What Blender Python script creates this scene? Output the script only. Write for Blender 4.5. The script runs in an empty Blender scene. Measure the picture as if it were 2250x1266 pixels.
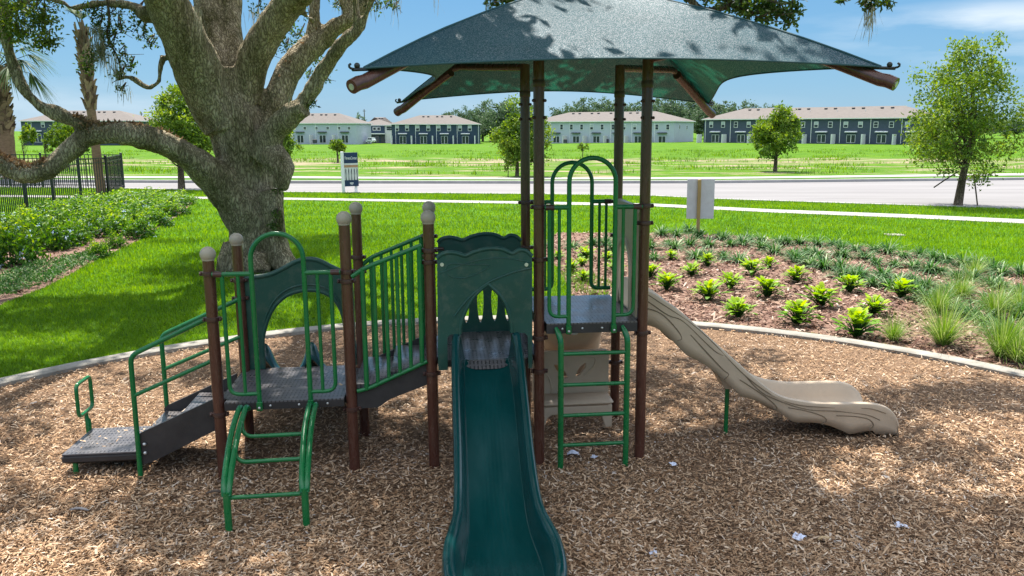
import bpy, math, random
import numpy as np
from mathutils import Vector, Matrix, noise
from mathutils.geometry import tessellate_polygon
S = bpy.context.scene; COL = S.collection
R = math.radians; PI = math.pi
random.seed(7); RNG = np.random.RandomState(11)

# ---------------------------------------------------------------- survey of the place: camera 3 m up, pitched down 10.6 degrees
F, CX, CY, YH, H = 1853., 1195., 633., 285., 3.0
TH = math.atan((CY - YH) / F); CT, ST = math.cos(TH), math.sin(TH)
def ray(px, py):
    x = (px - CX) / F; y = (CY - py) / F
    return np.array([x, CT + y * ST, -ST + y * CT])
def gnd(px, py, z=0.):
    d = ray(px, py); t = (z - H) / d[2]; return np.array([d[0] * t, d[1] * t])
def at(px, py, Y):
    d = ray(px, py); t = Y / d[1]; return np.array([d[0] * t, Y, H + d[2] * t])
def proj(P):
    P = np.atleast_2d(P); dz = P[:, 2] - H
    zc = P[:, 1] * CT - dz * ST; yc = P[:, 1] * ST + dz * CT
    zc = np.where(np.abs(zc) < 1e-3, 1e-3, zc)
    return CX + F * P[:, 0] / zc, CY - F * yc / zc, zc

cam = bpy.data.cameras.new('camera'); co = bpy.data.objects.new('camera', cam); COL.objects.link(co)
co.location = (0, 0, H); co.rotation_euler = (PI / 2 - TH, 0, 0)
cam.sensor_width = 36; cam.lens = F / 2250 * 36; cam.shift_x = (1125 - CX) / 2250; cam.clip_end = 3000; cam.clip_start = .05
S.camera = co
S.view_settings.view_transform = 'Standard'; S.view_settings.look = 'None'; S.view_settings.exposure = 1.2; S.view_settings.gamma = 1
S.cycles.max_bounces = 8; S.cycles.transparent_max_bounces = 12; S.cycles.use_denoising = True

# ---------------------------------------------------------------- light
SD = Vector((-.174, .50, 1.0)).normalized()
sun = bpy.data.lights.new('sun', 'SUN'); so = bpy.data.objects.new('sun', sun); COL.objects.link(so)
so.rotation_euler = (-SD).to_track_quat('-Z', 'Y').to_euler(); so.location = (0, 0, 60)
sun.energy = 4.4; sun.angle = R(.53); sun.color = (1, .95, .87)
W = bpy.data.worlds.new('World'); S.world = W; W.use_nodes = True
nt = W.node_tree; N = nt.nodes; LK = nt.links
bg = N['Background']; sky = N.new('ShaderNodeTexSky'); sky.sky_type = 'NISHITA'; sky.sun_disc = False
sky.sun_elevation = math.asin(SD.z); sky.sun_rotation = math.atan2(SD.x, SD.y)
sky.air_density = 1.0; sky.dust_density = .35; sky.ozone_density = 2.2; sky.altitude = 30
bg.inputs['Strength'].default_value = .13
hs = N.new('ShaderNodeHueSaturation'); hs.inputs['Saturation'].default_value = 1.18; hs.inputs['Value'].default_value = 1.0
LK.new(sky.outputs[0], hs.inputs['Color'])
tc = N.new('ShaderNodeTexCoord'); sz = N.new('ShaderNodeSeparateXYZ'); LK.new(tc.outputs['Generated'], sz.inputs[0])
def wramp(stops):
    r = N.new('ShaderNodeValToRGB'); e = r.color_ramp.elements
    while len(e) < len(stops): e.new(.5)
    for k, (p, c) in enumerate(stops): e[k].position = p; e[k].color = (*c, 1)
    LK.new(sz.outputs[2], r.inputs[0]); return r
# clear blue low over the horizon, unseen bright cloud overhead added as fill light
grad = wramp([(0, (.092, .168, .238)), (.05, (.072, .157, .242)), (.17, (.050, .132, .236)), (.5, (.05, .12, .26)), (1, (.04, .10, .24))])
gm = N.new('ShaderNodeMix'); gm.data_type = 'RGBA'; gm.blend_type = 'MULTIPLY'; gm.inputs[0].default_value = 1; gm.inputs[7].default_value = (10, 10, 10, 1); LK.new(grad.outputs[0], gm.inputs[6])
gb = N.new('ShaderNodeMix'); gb.data_type = 'RGBA'; gb.inputs[0].default_value = .93; LK.new(hs.outputs[0], gb.inputs[6]); LK.new(gm.outputs[2], gb.inputs[7])
hi = wramp([(0, (0, 0, 0)), (.20, (0, 0, 0)), (.45, (.42, .42, .42)), (1, (.50, .50, .50))])
mp = N.new('ShaderNodeMapping'); mp.inputs['Scale'].default_value = (4.2, 4.2, 22)
mp.inputs['Location'].default_value = (3.12, .4, 1.55)
LK.new(tc.outputs['Generated'], mp.inputs[0])
nz = N.new('ShaderNodeTexNoise'); nz.inputs['Scale'].default_value = 1.15; nz.inputs['Detail'].default_value = 6; nz.inputs['Roughness'].default_value = .55
LK.new(mp.outputs[0], nz.inputs[0])
rp = N.new('ShaderNodeValToRGB'); rp.color_ramp.elements[0].position = .62; rp.color_ramp.elements[1].position = .86
rp.color_ramp.elements[0].color = (0, 0, 0, 1); rp.color_ramp.elements[1].color = (.62, .62, .62, 1)
LK.new(nz.outputs[0], rp.inputs[0])
mx = N.new('ShaderNodeMix'); mx.data_type = 'RGBA'
def puff(px, py, sx, sz_, amp):
    d0 = ray(px, py); d0 = d0 / np.linalg.norm(d0); o_ = None
    for i, (c, k) in enumerate(((d0[0], sx), (d0[2], sz_))):
        a_ = N.new('ShaderNodeMath'); a_.operation = 'MULTIPLY_ADD'; a_.inputs[1].default_value = 1 / k; a_.inputs[2].default_value = -c / k; LK.new((sz.outputs[0], sz.outputs[2])[i], a_.inputs[0])
        b_ = N.new('ShaderNodeMath'); b_.operation = 'MULTIPLY'; LK.new(a_.outputs[0], b_.inputs[0]); LK.new(a_.outputs[0], b_.inputs[1])
        if o_ is None: o_ = b_
        else:
            e_ = N.new('ShaderNodeMath'); e_.operation = 'ADD'; LK.new(o_.outputs[0], e_.inputs[0]); LK.new(b_.outputs[0], e_.inputs[1]); o_ = e_
    f_ = N.new('ShaderNodeMath'); f_.operation = 'MULTIPLY_ADD'; f_.inputs[1].default_value = -amp; f_.inputs[2].default_value = amp; f_.use_clamp = True; LK.new(o_.outputs[0], f_.inputs[0])
    g_ = N.new('ShaderNodeMath'); g_.operation = 'MULTIPLY'; LK.new(f_.outputs[0], g_.inputs[0]); nr = N.new('ShaderNodeMapRange'); nr.inputs[1].default_value = .36; nr.inputs[2].default_value = .66; LK.new(nz.outputs[0], nr.inputs[0]); LK.new(nr.outputs[0], g_.inputs[1]); return g_
cur = rp
for args in ((2160, 60, .17, .030, .95), (2280, 95, .13, .032, .8), (1990, 48, .12, .016, .5), (120, 232, .22, .030, .42), (640, 175, .10, .03, .2), (1250, 235, .3, .022, .2)):
    q_ = puff(*args); ad_ = N.new('ShaderNodeMath'); ad_.operation = 'MAXIMUM'; LK.new(cur.outputs[0], ad_.inputs[0]); LK.new(q_.outputs[0], ad_.inputs[1]); cur = ad_
am = N.new('ShaderNodeMath'); am.operation = 'ADD'; am.use_clamp = True; LK.new(cur.outputs[0], am.inputs[0]); LK.new(hi.outputs[0], am.inputs[1])
cl = wramp([(0, (.30, .34, .37)), (.2, (.32, .35, .38)), (.5, (.95, .97, 1)), (1, (1, 1, 1))])
cm_ = N.new('ShaderNodeMix'); cm_.data_type = 'RGBA'; cm_.blend_type = 'MULTIPLY'; cm_.inputs[0].default_value = 1; cm_.inputs[7].default_value = (10, 10, 10, 1); LK.new(cl.outputs[0], cm_.inputs[6])
LK.new(am.outputs[0], mx.inputs[0]); LK.new(gb.outputs[2], mx.inputs[6]); LK.new(cm_.outputs[2], mx.inputs[7])
LK.new(mx.outputs[2], bg.inputs[0])

# ---------------------------------------------------------------- materials
def nodes(m): return m.node_tree.nodes, m.node_tree.links
def ramp(n, stops):
    r = n.new('ShaderNodeValToRGB'); e = r.color_ramp.elements
    while len(e) < len(stops): e.new(.5)
    for k, (p, c) in enumerate(stops): e[k].position = p; e[k].color = (*c, 1)
    return r
def mat(name, col, rough=.5, spec=.5, var=0., vs=4., bump=0., bs=40., metal=0., stretch=(1, 1, 1), col2=None, rvar=0., scuff=0., scol=(.30, .25, .19), ss=9.):
    m = bpy.data.materials.new(name); m.use_nodes = True; n, l = nodes(m); b = n['Principled BSDF']
    b.inputs['Roughness'].default_value = rough; b.inputs['Metallic'].default_value = metal; b.inputs['Specular IOR Level'].default_value = spec
    b.inputs['Base Color'].default_value = (*col, 1)
    t = n.new('ShaderNodeTexCoord'); mp = n.new('ShaderNodeMapping'); mp.inputs['Scale'].default_value = stretch; l.new(t.outputs['Object'], mp.inputs[0])
    if var or rvar:
        z = n.new('ShaderNodeTexNoise'); z.inputs['Scale'].default_value = vs; z.inputs['Detail'].default_value = 7; z.inputs['Roughness'].default_value = .62; l.new(mp.outputs[0], z.inputs[0])
        c2 = col2 or tuple(c * (1 + var) for c in col)
        r = ramp(n, [(.3, tuple(c * (1 - var) for c in col)), (.7, c2)]); l.new(z.outputs[0], r.inputs[0]); l.new(r.outputs[0], b.inputs['Base Color'])
        if rvar:
            mr = n.new('ShaderNodeMapRange'); mr.inputs[1].default_value = .3; mr.inputs[2].default_value = .7
            mr.inputs[3].default_value = max(.05, rough - rvar); mr.inputs[4].default_value = min(1, rough + rvar); l.new(z.outputs[0], mr.inputs[0]); l.new(mr.outputs[0], b.inputs['Roughness'])
    if scuff:   # dust, scratches and wear
        z4 = n.new('ShaderNodeTexNoise'); z4.inputs['Scale'].default_value = ss; z4.inputs['Detail'].default_value = 9; z4.inputs['Roughness'].default_value = .75; l.new(mp.outputs[0], z4.inputs[0])
        m4 = n.new('ShaderNodeMapRange'); m4.inputs[1].default_value = .50; m4.inputs[2].default_value = .78; m4.inputs[4].default_value = scuff; l.new(z4.outputs[0], m4.inputs[0])
        x4 = n.new('ShaderNodeMix'); x4.data_type = 'RGBA'; l.new(m4.outputs[0], x4.inputs[0]); x4.inputs[7].default_value = (*scol, 1)
        if b.inputs['Base Color'].links: l.new(b.inputs['Base Color'].links[0].from_socket, x4.inputs[6])
        else: x4.inputs[6].default_value = (*col, 1)
        l.new(x4.outputs[2], b.inputs['Base Color'])
    if bump:
        z2 = n.new('ShaderNodeTexNoise'); z2.inputs['Scale'].default_value = bs; z2.inputs['Detail'].default_value = 5; l.new(mp.outputs[0], z2.inputs[0])
        bp = n.new('ShaderNodeBump'); bp.inputs['Strength'].default_value = bump; bp.inputs['Distance'].default_value = .02; l.new(z2.outputs[0], bp.inputs['Height']); l.new(bp.outputs[0], b.inputs['Normal'])
    return m
def tone_mat(name, stops, rough=.7, trans=0., tcol=None, spec=.3, noise_sc=0., namp=.9):
    """colour picked per face by the attribute 'tone'; trans mixes in light that passes through thin leaves"""
    m = bpy.data.materials.new(name); m.use_nodes = True; n, l = nodes(m); b = n['Principled BSDF']; out = n['Material Output']
    a = n.new('ShaderNodeAttribute'); a.attribute_name = 'tone'; r = ramp(n, stops)
    src = a.outputs['Fac']
    if noise_sc:
        g = n.new('ShaderNodeNewGeometry'); z = n.new('ShaderNodeTexNoise'); z.inputs['Scale'].default_value = noise_sc; z.inputs['Detail'].default_value = 3; l.new(g.outputs['Position'], z.inputs[0])
        mm = n.new('ShaderNodeMath'); mm.operation = 'MULTIPLY_ADD'; mm.inputs[1].default_value = namp; mm.inputs[2].default_value = -namp / 2; l.new(z.outputs[0], mm.inputs[0])
        ad = n.new('ShaderNodeMath'); ad.operation = 'ADD'; ad.use_clamp = True; l.new(src, ad.inputs[0]); l.new(mm.outputs[0], ad.inputs[1]); src = ad.outputs[0]
    l.new(src, r.inputs[0]); l.new(r.outputs[0], b.inputs['Base Color'])
    b.inputs['Roughness'].default_value = rough; b.inputs['Specular IOR Level'].default_value = spec
    if trans:
        t = n.new('ShaderNodeBsdfTranslucent'); mixn = n.new('ShaderNodeMixShader'); mixn.inputs[0].default_value = trans
        hsv = n.new('ShaderNodeHueSaturation'); hsv.inputs['Saturation'].default_value = 1.15; hsv.inputs['Value'].default_value = 1.5; hsv.inputs['Hue'].default_value = .485
        l.new(r.outputs[0], hsv.inputs['Color']); l.new(hsv.outputs[0], t.inputs[0])
        l.new(b.outputs[0], mixn.inputs[1]); l.new(t.outputs[0], mixn.inputs[2]); l.new(mixn.outputs[0], out.inputs[0])
    return m

MT = {}
MT['pipe'] = mat('green_pipe_paint', (.004, .135, .034), .27, .5, .14, 3, rvar=.06, scuff=.10, ss=16)
MT['panel'] = mat('dark_green_plastic', (.010, .062, .046), .42, .45, .12, 3, .12, 260, rvar=.08, scuff=.22)
MT['slide'] = mat('teal_green_plastic', (.0012, .040, .040), .18, .6, .2, 2.2, .03, 180, rvar=.07, stretch=(2, .5, 1), scuff=.05, scol=(.12, .20, .20), ss=22)
MT['tan'] = mat('tan_plastic', (.51, .40, .285), .42, .4, .09, 2.5, .08, 200, rvar=.08, scuff=.25, scol=(.33, .25, .17))
MT['tan_dark'] = mat('tan_groove_shade', (.19, .14, .09), .6, .3, .15, 6)  # darker tan standing in for shade in the moulded lines
MT['post'] = mat('brown_post_paint', (.082, .030, .020), .26, .5, .18, 5, stretch=(3, 3, .6), rvar=.08, scuff=.16, ss=12)
MT['clamp'] = mat('brown_clamp', (.06, .026, .02), .38, .5, .2, 12)
MT['cap'] = mat('beige_cap', (.36, .31, .235), .45, .4, .1, 8)
MT['steel'] = mat('bolt_steel', (.62, .62, .6), .35, .5, .1, 20, metal=.7)
MT['coat'] = mat('dark_coated_steel', (.040, .036, .036), .45, .5, .25, 6, .15, 150)
MT['fascia'] = mat('dark_coated_edge', (.033, .029, .028), .5, .4, .25, 7, .1, 120)
def perforated(name):
    m = mat(name, (.10, .095, .10), .32, .6, .12, 5, rvar=.1, scuff=.35); n, l = nodes(m); b = n['Principled BSDF']
    old = b.inputs['Base Color'].links[0].from_socket
    t = n.new('ShaderNodeTexCoord'); sp = n.new('ShaderNodeSeparateXYZ'); l.new(t.outputs['Object'], sp.inputs[0])
    def frac(sock, k):
        d = n.new('ShaderNodeMath'); d.operation = 'DIVIDE'; d.inputs[1].default_value = k; l.new(sock, d.inputs[0])
        f = n.new('ShaderNodeMath'); f.operation = 'FRACT'; l.new(d.outputs[0], f.inputs[0]); return f.outputs[0]
    def less(s, v):
        q = n.new('ShaderNodeMath'); q.operation = 'LESS_THAN'; q.inputs[1].default_value = v; l.new(s, q.inputs[0]); return q.outputs[0]
    a = less(frac(sp.outputs[0], .034), .34); c = less(frac(sp.outputs[1], .066), .70); c2 = less(frac(sp.outputs[1], .31), .86)
    mu = n.new('ShaderNodeMath'); mu.operation = 'MULTIPLY'; l.new(a, mu.inputs[0]); l.new(c, mu.inputs[1])
    mu2 = n.new('ShaderNodeMath'); mu2.operation = 'MULTIPLY'; l.new(mu.outputs[0], mu2.inputs[0]); l.new(c2, mu2.inputs[1])
    mixn = n.new('ShaderNodeMix'); mixn.data_type = 'RGBA'; l.new(mu2.outputs[0], mixn.inputs[0]); l.new(old, mixn.inputs[6]); mixn.inputs[7].default_value = (.022, .02, .022, 1)
    l.new(mixn.outputs[2], b.inputs['Base Color'])
    bp = n.new('ShaderNodeBump'); bp.invert = True; bp.inputs['Strength'].default_value = .3; bp.inputs['Distance'].default_value = .002; l.new(mu2.outputs[0], bp.inputs['Height']); l.new(bp.outputs[0], b.inputs['Normal'])
    return m
MT['deck'] = perforated('perforated_deck_coating')
def fabric():
    m = mat('shade_cloth', (.016, .066, .088), .75, .12, .12, 3, .25, 240); n, l = nodes(m); b = n['Principled BSDF']; out = n['Material Output']
    t = n.new('ShaderNodeTexCoord'); z = n.new('ShaderNodeTexNoise'); z.inputs['Scale'].default_value = 120; z.inputs['Detail'].default_value = 3; l.new(t.outputs['Object'], z.inputs[0])
    g = n.new('ShaderNodeBsdfGlossy'); g.inputs['Roughness'].default_value = .42; g.inputs[0].default_value = (.9, .93, .96, 1)
    mr = n.new('ShaderNodeMapRange'); mr.inputs[1].default_value = .46; mr.inputs[2].default_value = .66; mr.inputs[3].default_value = .02; mr.inputs[4].default_value = .27; l.new(z.outputs[0], mr.inputs[0])
    m1 = n.new('ShaderNodeMixShader'); l.new(mr.outputs[0], m1.inputs[0]); l.new(b.outputs[0], m1.inputs[1]); l.new(g.outputs[0], m1.inputs[2])
    tr = n.new('ShaderNodeBsdfTranslucent'); tr.inputs[0].default_value = (.010, .15, .085, 1)
    m2 = n.new('ShaderNodeMixShader'); m2.inputs[0].default_value = .24; l.new(m1.outputs[0], m2.inputs[1]); l.new(tr.outputs[0], m2.inputs[2])
    geo = n.new('ShaderNodeNewGeometry')
    l.new(m2.outputs[0], out.inputs[0]); return m
MT['fabric'] = fabric()
MT['concrete'] = mat('pale_concrete', (.27, .25, .21), .85, .3, .25, 3.5, .25, 60, col2=(.38, .355, .31), scuff=.4, scol=(.14, .11, .08), ss=5)
MT['road'] = mat('pale_worn_road', (.205, .196, .194), .9, .2, .16, .6, .2, 30, stretch=(.15, 1, 1))
MT['walk'] = mat('white_concrete_walk', (.31, .295, .27), .85, .3, .16, 1.2)
MT['kerb'] = mat('grey_kerb', (.36, .345, .335), .85, .3, .12, 2)
MT['white'] = mat('white_paint', (.78, .78, .77), .5, .4, .05, 5)
MT['wood'] = mat('sign_stake_wood', (.36, .26, .11), .75, .3, .2, 8, stretch=(1, 1, .15))
MT['black'] = mat('black_fence_paint', (.012, .016, .015), .4, .5, .2, 5)
MT['chip'] = tone_mat('wood_chips', [(0, (.075, .038, .020)), (.22, (.23, .13, .068)), (.5, (.42, .262, .148)), (.75, (.56, .39, .245)), (.92, (.68, .54, .40)), (1, (.44, .39, .35))], .9, 0, spec=.15, noise_sc=1.1, namp=.5)
MT['bark_chip'] = tone_mat('bark_chips', [(0, (.03, .016, .013)), (.3, (.13, .066, .05)), (.6, (.27, .16, .11)), (.85, (.42, .30, .225)), (1, (.58, .48, .40))], .9, 0, spec=.15)
MT['blade'] = tone_mat('lawn_blades', [(0, (.045, .120, .001)), (.5, (.125, .275, .002)), (1, (.26, .42, .005))], .55, .35, noise_sc=.55)
MT['oak_leaf'] = tone_mat('oak_leaves', [(0, (.018, .045, .010)), (.5, (.045, .095, .016)), (1, (.13, .19, .03))], .45, .38, spec=.4)
MT['tree_leaf'] = tone_mat('young_tree_leaves', [(0, (.04, .09, .014)), (.5, (.12, .21, .026)), (1, (.34, .42, .06))], .5, .35)
MT['far_leaf'] = tone_mat('far_tree_leaves', [(0, (.045, .082, .045)), (.5, (.08, .135, .065)), (1, (.15, .21, .10))], .6, .25)  # slight distance haze is put into this greyed leaf colour
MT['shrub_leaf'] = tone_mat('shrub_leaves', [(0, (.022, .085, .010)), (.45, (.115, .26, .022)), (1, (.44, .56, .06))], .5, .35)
MT['flower'] = tone_mat('pale_blue_flowers', [(0, (.42, .55, .80)), (1, (.68, .78, .92))], .6, .3)
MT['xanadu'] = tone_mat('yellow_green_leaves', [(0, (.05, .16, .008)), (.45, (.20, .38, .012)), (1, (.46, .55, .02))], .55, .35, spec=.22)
MT['liriope'] = tone_mat('dark_strap_leaves', [(0, (.02, .075, .012)), (.55, (.05, .15, .03)), (1, (.42, .52, .30))], .5, .3, spec=.25)
MT['muhly'] = tone_mat('wispy_grass_blades', [(0, (.06, .16, .015)), (.6, (.17, .30, .04)), (1, (.42, .46, .20))], .6, .3)
MT['palm_leaf'] = tone_mat('palm_fronds', [(0, (.02, .05, .012)), (1, (.09, .15, .03))], .55, .3)
MT['boot'] = tone_mat('palm_boots', [(0, (.07, .045, .028)), (1, (.32, .22, .13))], .9, 0)
MT['moss'] = tone_mat('spanish_moss', [(0, (.17, .17, .12)), (1, (.38, .37, .28))], .95, .3)
MT['fern'] = tone_mat('dried_fern', [(0, (.10, .06, .03)), (.6, (.30, .20, .11)), (1, (.46, .34, .20))], .9, .15)
def bark(name, c1, c2, sc, strength):
    m = bpy.data.materials.new(name); m.use_nodes = True; n, l = nodes(m); b = n['Principled BSDF']; b.inputs['Roughness'].default_value = .92; b.inputs['Specular IOR Level'].default_value = .15
    t = n.new('ShaderNodeTexCoord'); mp = n.new('ShaderNodeMapping'); mp.inputs['Scale'].default_value = (1, 1, .34); l.new(t.outputs['Object'], mp.inputs[0])
    z0 = n.new('ShaderNodeTexNoise'); z0.inputs['Scale'].default_value = sc * .5; z0.inputs['Detail'].default_value = 4; l.new(mp.outputs[0], z0.inputs[0])
    mixv = n.new('ShaderNodeMix'); mixv.data_type = 'RGBA'; mixv.inputs[0].default_value = .2; l.new(mp.outputs[0], mixv.inputs[6]); l.new(z0.outputs['Color'], mixv.inputs[7])
    v = n.new('ShaderNodeTexVoronoi'); v.feature = 'DISTANCE_TO_EDGE'; v.inputs['Scale'].default_value = sc; l.new(mixv.outputs[2], v.inputs[0])
    mpz = n.new('ShaderNodeMapping'); mpz.inputs['Scale'].default_value = (1.6, 1.6, .55); l.new(t.outputs['Object'], mpz.inputs[0])
    z = n.new('ShaderNodeTexNoise'); z.inputs['Scale'].default_value = 1.3; z.inputs['Detail'].default_value = 9; z.inputs['Roughness'].default_value = .7; l.new(mpz.outputs[0], z.inputs[0])
    r1 = ramp(n, [(0, tuple(c * .34 for c in c1)), (.14, c1), (.5, c2)]); l.new(v.outputs[0], r1.inputs[0])
    r2 = ramp(n, [(.34, (.30, .32, .18)), (.45, (.72, .70, .60)), (.62, (1.2, 1.17, 1.12))]); l.new(z.outputs[0], r2.inputs[0])
    mu = n.new('ShaderNodeMix'); mu.data_type = 'RGBA'; mu.blend_type = 'MULTIPLY'; mu.inputs[0].default_value = 1; l.new(r1.outputs[0], mu.inputs[6]); l.new(r2.outputs[0], mu.inputs[7])
    l.new(mu.outputs[2], b.inputs['Base Color'])
    z3 = n.new('ShaderNodeTexNoise'); z3.inputs['Scale'].default_value = 30; z3.inputs['Detail'].default_value = 6; l.new(t.outputs['Object'], z3.inputs[0])
    add = n.new('ShaderNodeMath'); add.operation = 'MULTIPLY_ADD'; add.inputs[1].default_value = .35; l.new(z3.outputs[0], add.inputs[0]); l.new(v.outputs[0], add.inputs[2])
    bp = n.new('ShaderNodeBump'); bp.inputs['Strength'].default_value = strength; bp.inputs['Distance'].default_value = .06; l.new(add.outputs[0], bp.inputs['Height']); l.new(bp.outputs[0], b.inputs['Normal'])
    return m
MT['oak_bark'] = bark('oak_bark', (.40, .34, .245), (.66, .58, .45), 20, 1.0)
MT['bark'] = bark('young_bark', (.15, .12, .09), (.30, .25, .19), 22, .6)

# ---------------------------------------------------------------- mesh building
def link(name, me, m=None, parent=None, smooth=0.):
    o = bpy.data.objects.new(name, me); COL.objects.link(o)
    if m is not None: me.materials.append(m)
    if parent is not None: o.parent = parent
    if smooth:
        me.shade_smooth(); me.set_sharp_from_angle(angle=smooth)
    return o
def tag(o, label=None, cat=None, group=None, kind=None):
    if label: o['label'] = label
    if cat: o['category'] = cat
    if group: o['group'] = group
    if kind: o['kind'] = kind
    return o
def empty(name, loc=(0, 0, 0), rz=0., **k):
    o = bpy.data.objects.new(name, None); COL.objects.link(o); o.location = loc; o.rotation_euler = (0, 0, rz); o.empty_display_size = .2
    return tag(o, **k)
def copy_tree(o, parent=None):
    c = o.copy(); COL.objects.link(c)
    if parent is not None: c.parent = parent
    for ch in o.children: copy_tree(ch, c)
    return c
def npmesh(name, V, Fc, tone=None):
    me = bpy.data.meshes.new(name); me.from_pydata(V.tolist(), [], Fc.tolist())
    if tone is not None:
        a = me.attributes.new('tone', 'FLOAT', 'FACE'); a.data.foreach_set('value', np.asarray(tone, dtype=np.float32))
    me.update(); return me
class MB:
    def __init__(s): s.v = []; s.f = []
    def add(s, v, f):
        k = len(s.v); s.v += [tuple(p) for p in v]; s.f += [tuple(i + k for i in q) for q in f]; return s
    def tube(s, pts, r, n=12, cap=True):
        P = [Vector(p) for p in pts]; rr = r if isinstance(r, (list, tuple)) else [r] * len(P); V = []; Fc = []
        d = (P[1] - P[0]).normalized(); a = d.orthogonal().normalized()
        for i, p in enumerate(P):
            d2 = (P[min(i + 1, len(P) - 1)] - P[max(i - 1, 0)]).normalized()
            if d2.length < .5: d2 = d
            a = (a - d2 * a.dot(d2)).normalized(); b = d2.cross(a)
            V += [p + (a * math.cos(2 * PI * k / n) + b * math.sin(2 * PI * k / n)) * rr[i] for k in range(n)]
        for i in range(len(P) - 1):
            for k in range(n): Fc.append((i * n + k, i * n + (k + 1) % n, (i + 1) * n + (k + 1) % n, (i + 1) * n + k))
        if cap: Fc.append(tuple(range(n))[::-1]); Fc.append(tuple((len(P) - 1) * n + k for k in range(n)))
        return s.add(V, Fc)
    def box(s, x0, x1, y0, y1, z0, z1, b=0.):
        if b <= 0:
            V = [(x, y, z) for x in (x0, x1) for y in (y0, y1) for z in (z0, z1)]
            return s.add(V, [(0, 1, 3, 2), (4, 6, 7, 5), (0, 4, 5, 1), (2, 3, 7, 6), (0, 2, 6, 4), (1, 5, 7, 3)])
        # chamfered box: outline in x,y with cut corners, three rings in z
        o = [(x0 + b, y0), (x1 - b, y0), (x1, y0 + b), (x1, y1 - b), (x1 - b, y1), (x0 + b, y1), (x0, y1 - b), (x0, y0 + b)]
        cx, cy = (x0 + x1) / 2, (y0 + y1) / 2
        ins = [(cx + (x - cx) * (1 - 2 * b / (x1 - x0)), cy + (y - cy) * (1 - 2 * b / (y1 - y0))) for x, y in o]
        V = [(x, y, z0) for x, y in ins] + [(x, y, z0 + b) for x, y in o] + [(x, y, z1 - b) for x, y in o] + [(x, y, z1) for x, y in ins]
        Fc = [tuple(range(8))[::-1], tuple(range(24, 32))]
        for q in range(3):
            for k in range(8): Fc.append((q * 8 + k, q * 8 + (k + 1) % 8, q * 8 + 8 + (k + 1) % 8, q * 8 + 8 + k))
        return s.add(V, Fc)
    def lathe(s, prof, c=(0, 0, 0), n=20):
        V = [(c[0] + r * math.cos(2 * PI * k / n), c[1] + r * math.sin(2 * PI * k / n), c[2] + z) for r, z in prof for k in range(n)]
        Fc = [(i * n + k, i * n + (k + 1) % n, (i + 1) * n + (k + 1) % n, (i + 1) * n + k) for i in range(len(prof) - 1) for k in range(n)]
        Fc.append(tuple(range(n))[::-1]); Fc.append(tuple((len(prof) - 1) * n + k for k in range(n)))
        return s.add(V, Fc)
    def sphere(s, c, r, n=14, sq=(1, 1, 1)):
        prof = [(max(1e-4, math.sin(PI * i / n)) * r * sq[0], -math.cos(PI * i / n) * r * sq[2]) for i in range(n + 1)]
        return s.lathe(prof, c, n + 6)
    def prism(s, outline, holes, t0, t1, fn, bev=0.):
        """flat shape with holes given in 2-D; fn(a, b, t) puts it in space; t0..t1 is its thickness"""
        loops = [outline] + list(holes); flat = [p for lp in loops for p in lp]
        tri = tessellate_polygon([[Vector((a, b, 0)) for a, b in lp] for lp in loops]); n = len(flat)
        V = [fn(a, b, t0) for a, b in flat] + [fn(a, b, t1) for a, b in flat]
        Fc = [tuple(t) for t in tri] + [tuple(i + n for i in t[::-1]) for t in tri]; k = 0
        for lp in loops:
            for i in range(len(lp)):
                a, b = k + i, k + (i + 1) % len(lp); Fc.append((a, b, b + n, a + n))
            k += len(lp)
        return s.add(V, Fc)
    def build(s, name, m, parent=None, smooth=R(38), bev=0.):
        me = bpy.data.meshes.new(name); me.from_pydata(s.v, [], s.f); me.update()
        import bmesh
        bm = bmesh.new(); bm.from_mesh(me); bmesh.ops.recalc_face_normals(bm, faces=bm.faces); bm.to_mesh(me); bm.free()
        o = link(name, me, m, parent, smooth)
        if bev: md = o.modifiers.new('rounding', 'BEVEL'); md.width = bev; md.segments = 3; md.limit_method = 'ANGLE'; md.angle_limit = R(50); md.harden_normals = False
        return o
def curve(pts, n=6):
    """Catmull-Rom through points"""
    P = [np.array(p, float) for p in pts]; P = [2 * P[0] - P[1]] + P + [2 * P[-1] - P[-2]]; out = []
    for i in range(1, len(P) - 2):
        for k in range(n):
            t = k / n; a, b, c, d = P[i - 1:i + 3]
            out.append(.5 * (2 * b + (c - a) * t + (2 * a - 5 * b + 4 * c - d) * t * t + (3 * b - a - 3 * c + d) * t ** 3))
    out.append(P[-2]); return [tuple(q) for q in out]
def fillet(pts, r, n=5):
    P = [Vector(p) for p in pts]; out = [P[0]]
    for a, b, c in zip(P, P[1:], P[2:]):
        d1 = (a - b); d2 = (c - b); k = min(r, d1.length * .49, d2.length * .49); p, q = b + d1.normalized() * k, b + d2.normalized() * k
        for i in range(n + 1):
            t = i / n; out.append(p * (1 - t) ** 2 + b * 2 * t * (1 - t) + q * t * t)
    out.append(P[-1]); return out
def arc(cx, cz, r, v, a0=180, a1=0, n=16): return [(cx + r * math.cos(R(a0 + (a1 - a0) * i / n)), v, cz + r * math.sin(R(a0 + (a1 - a0) * i / n))) for i in range(n + 1)]

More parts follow.
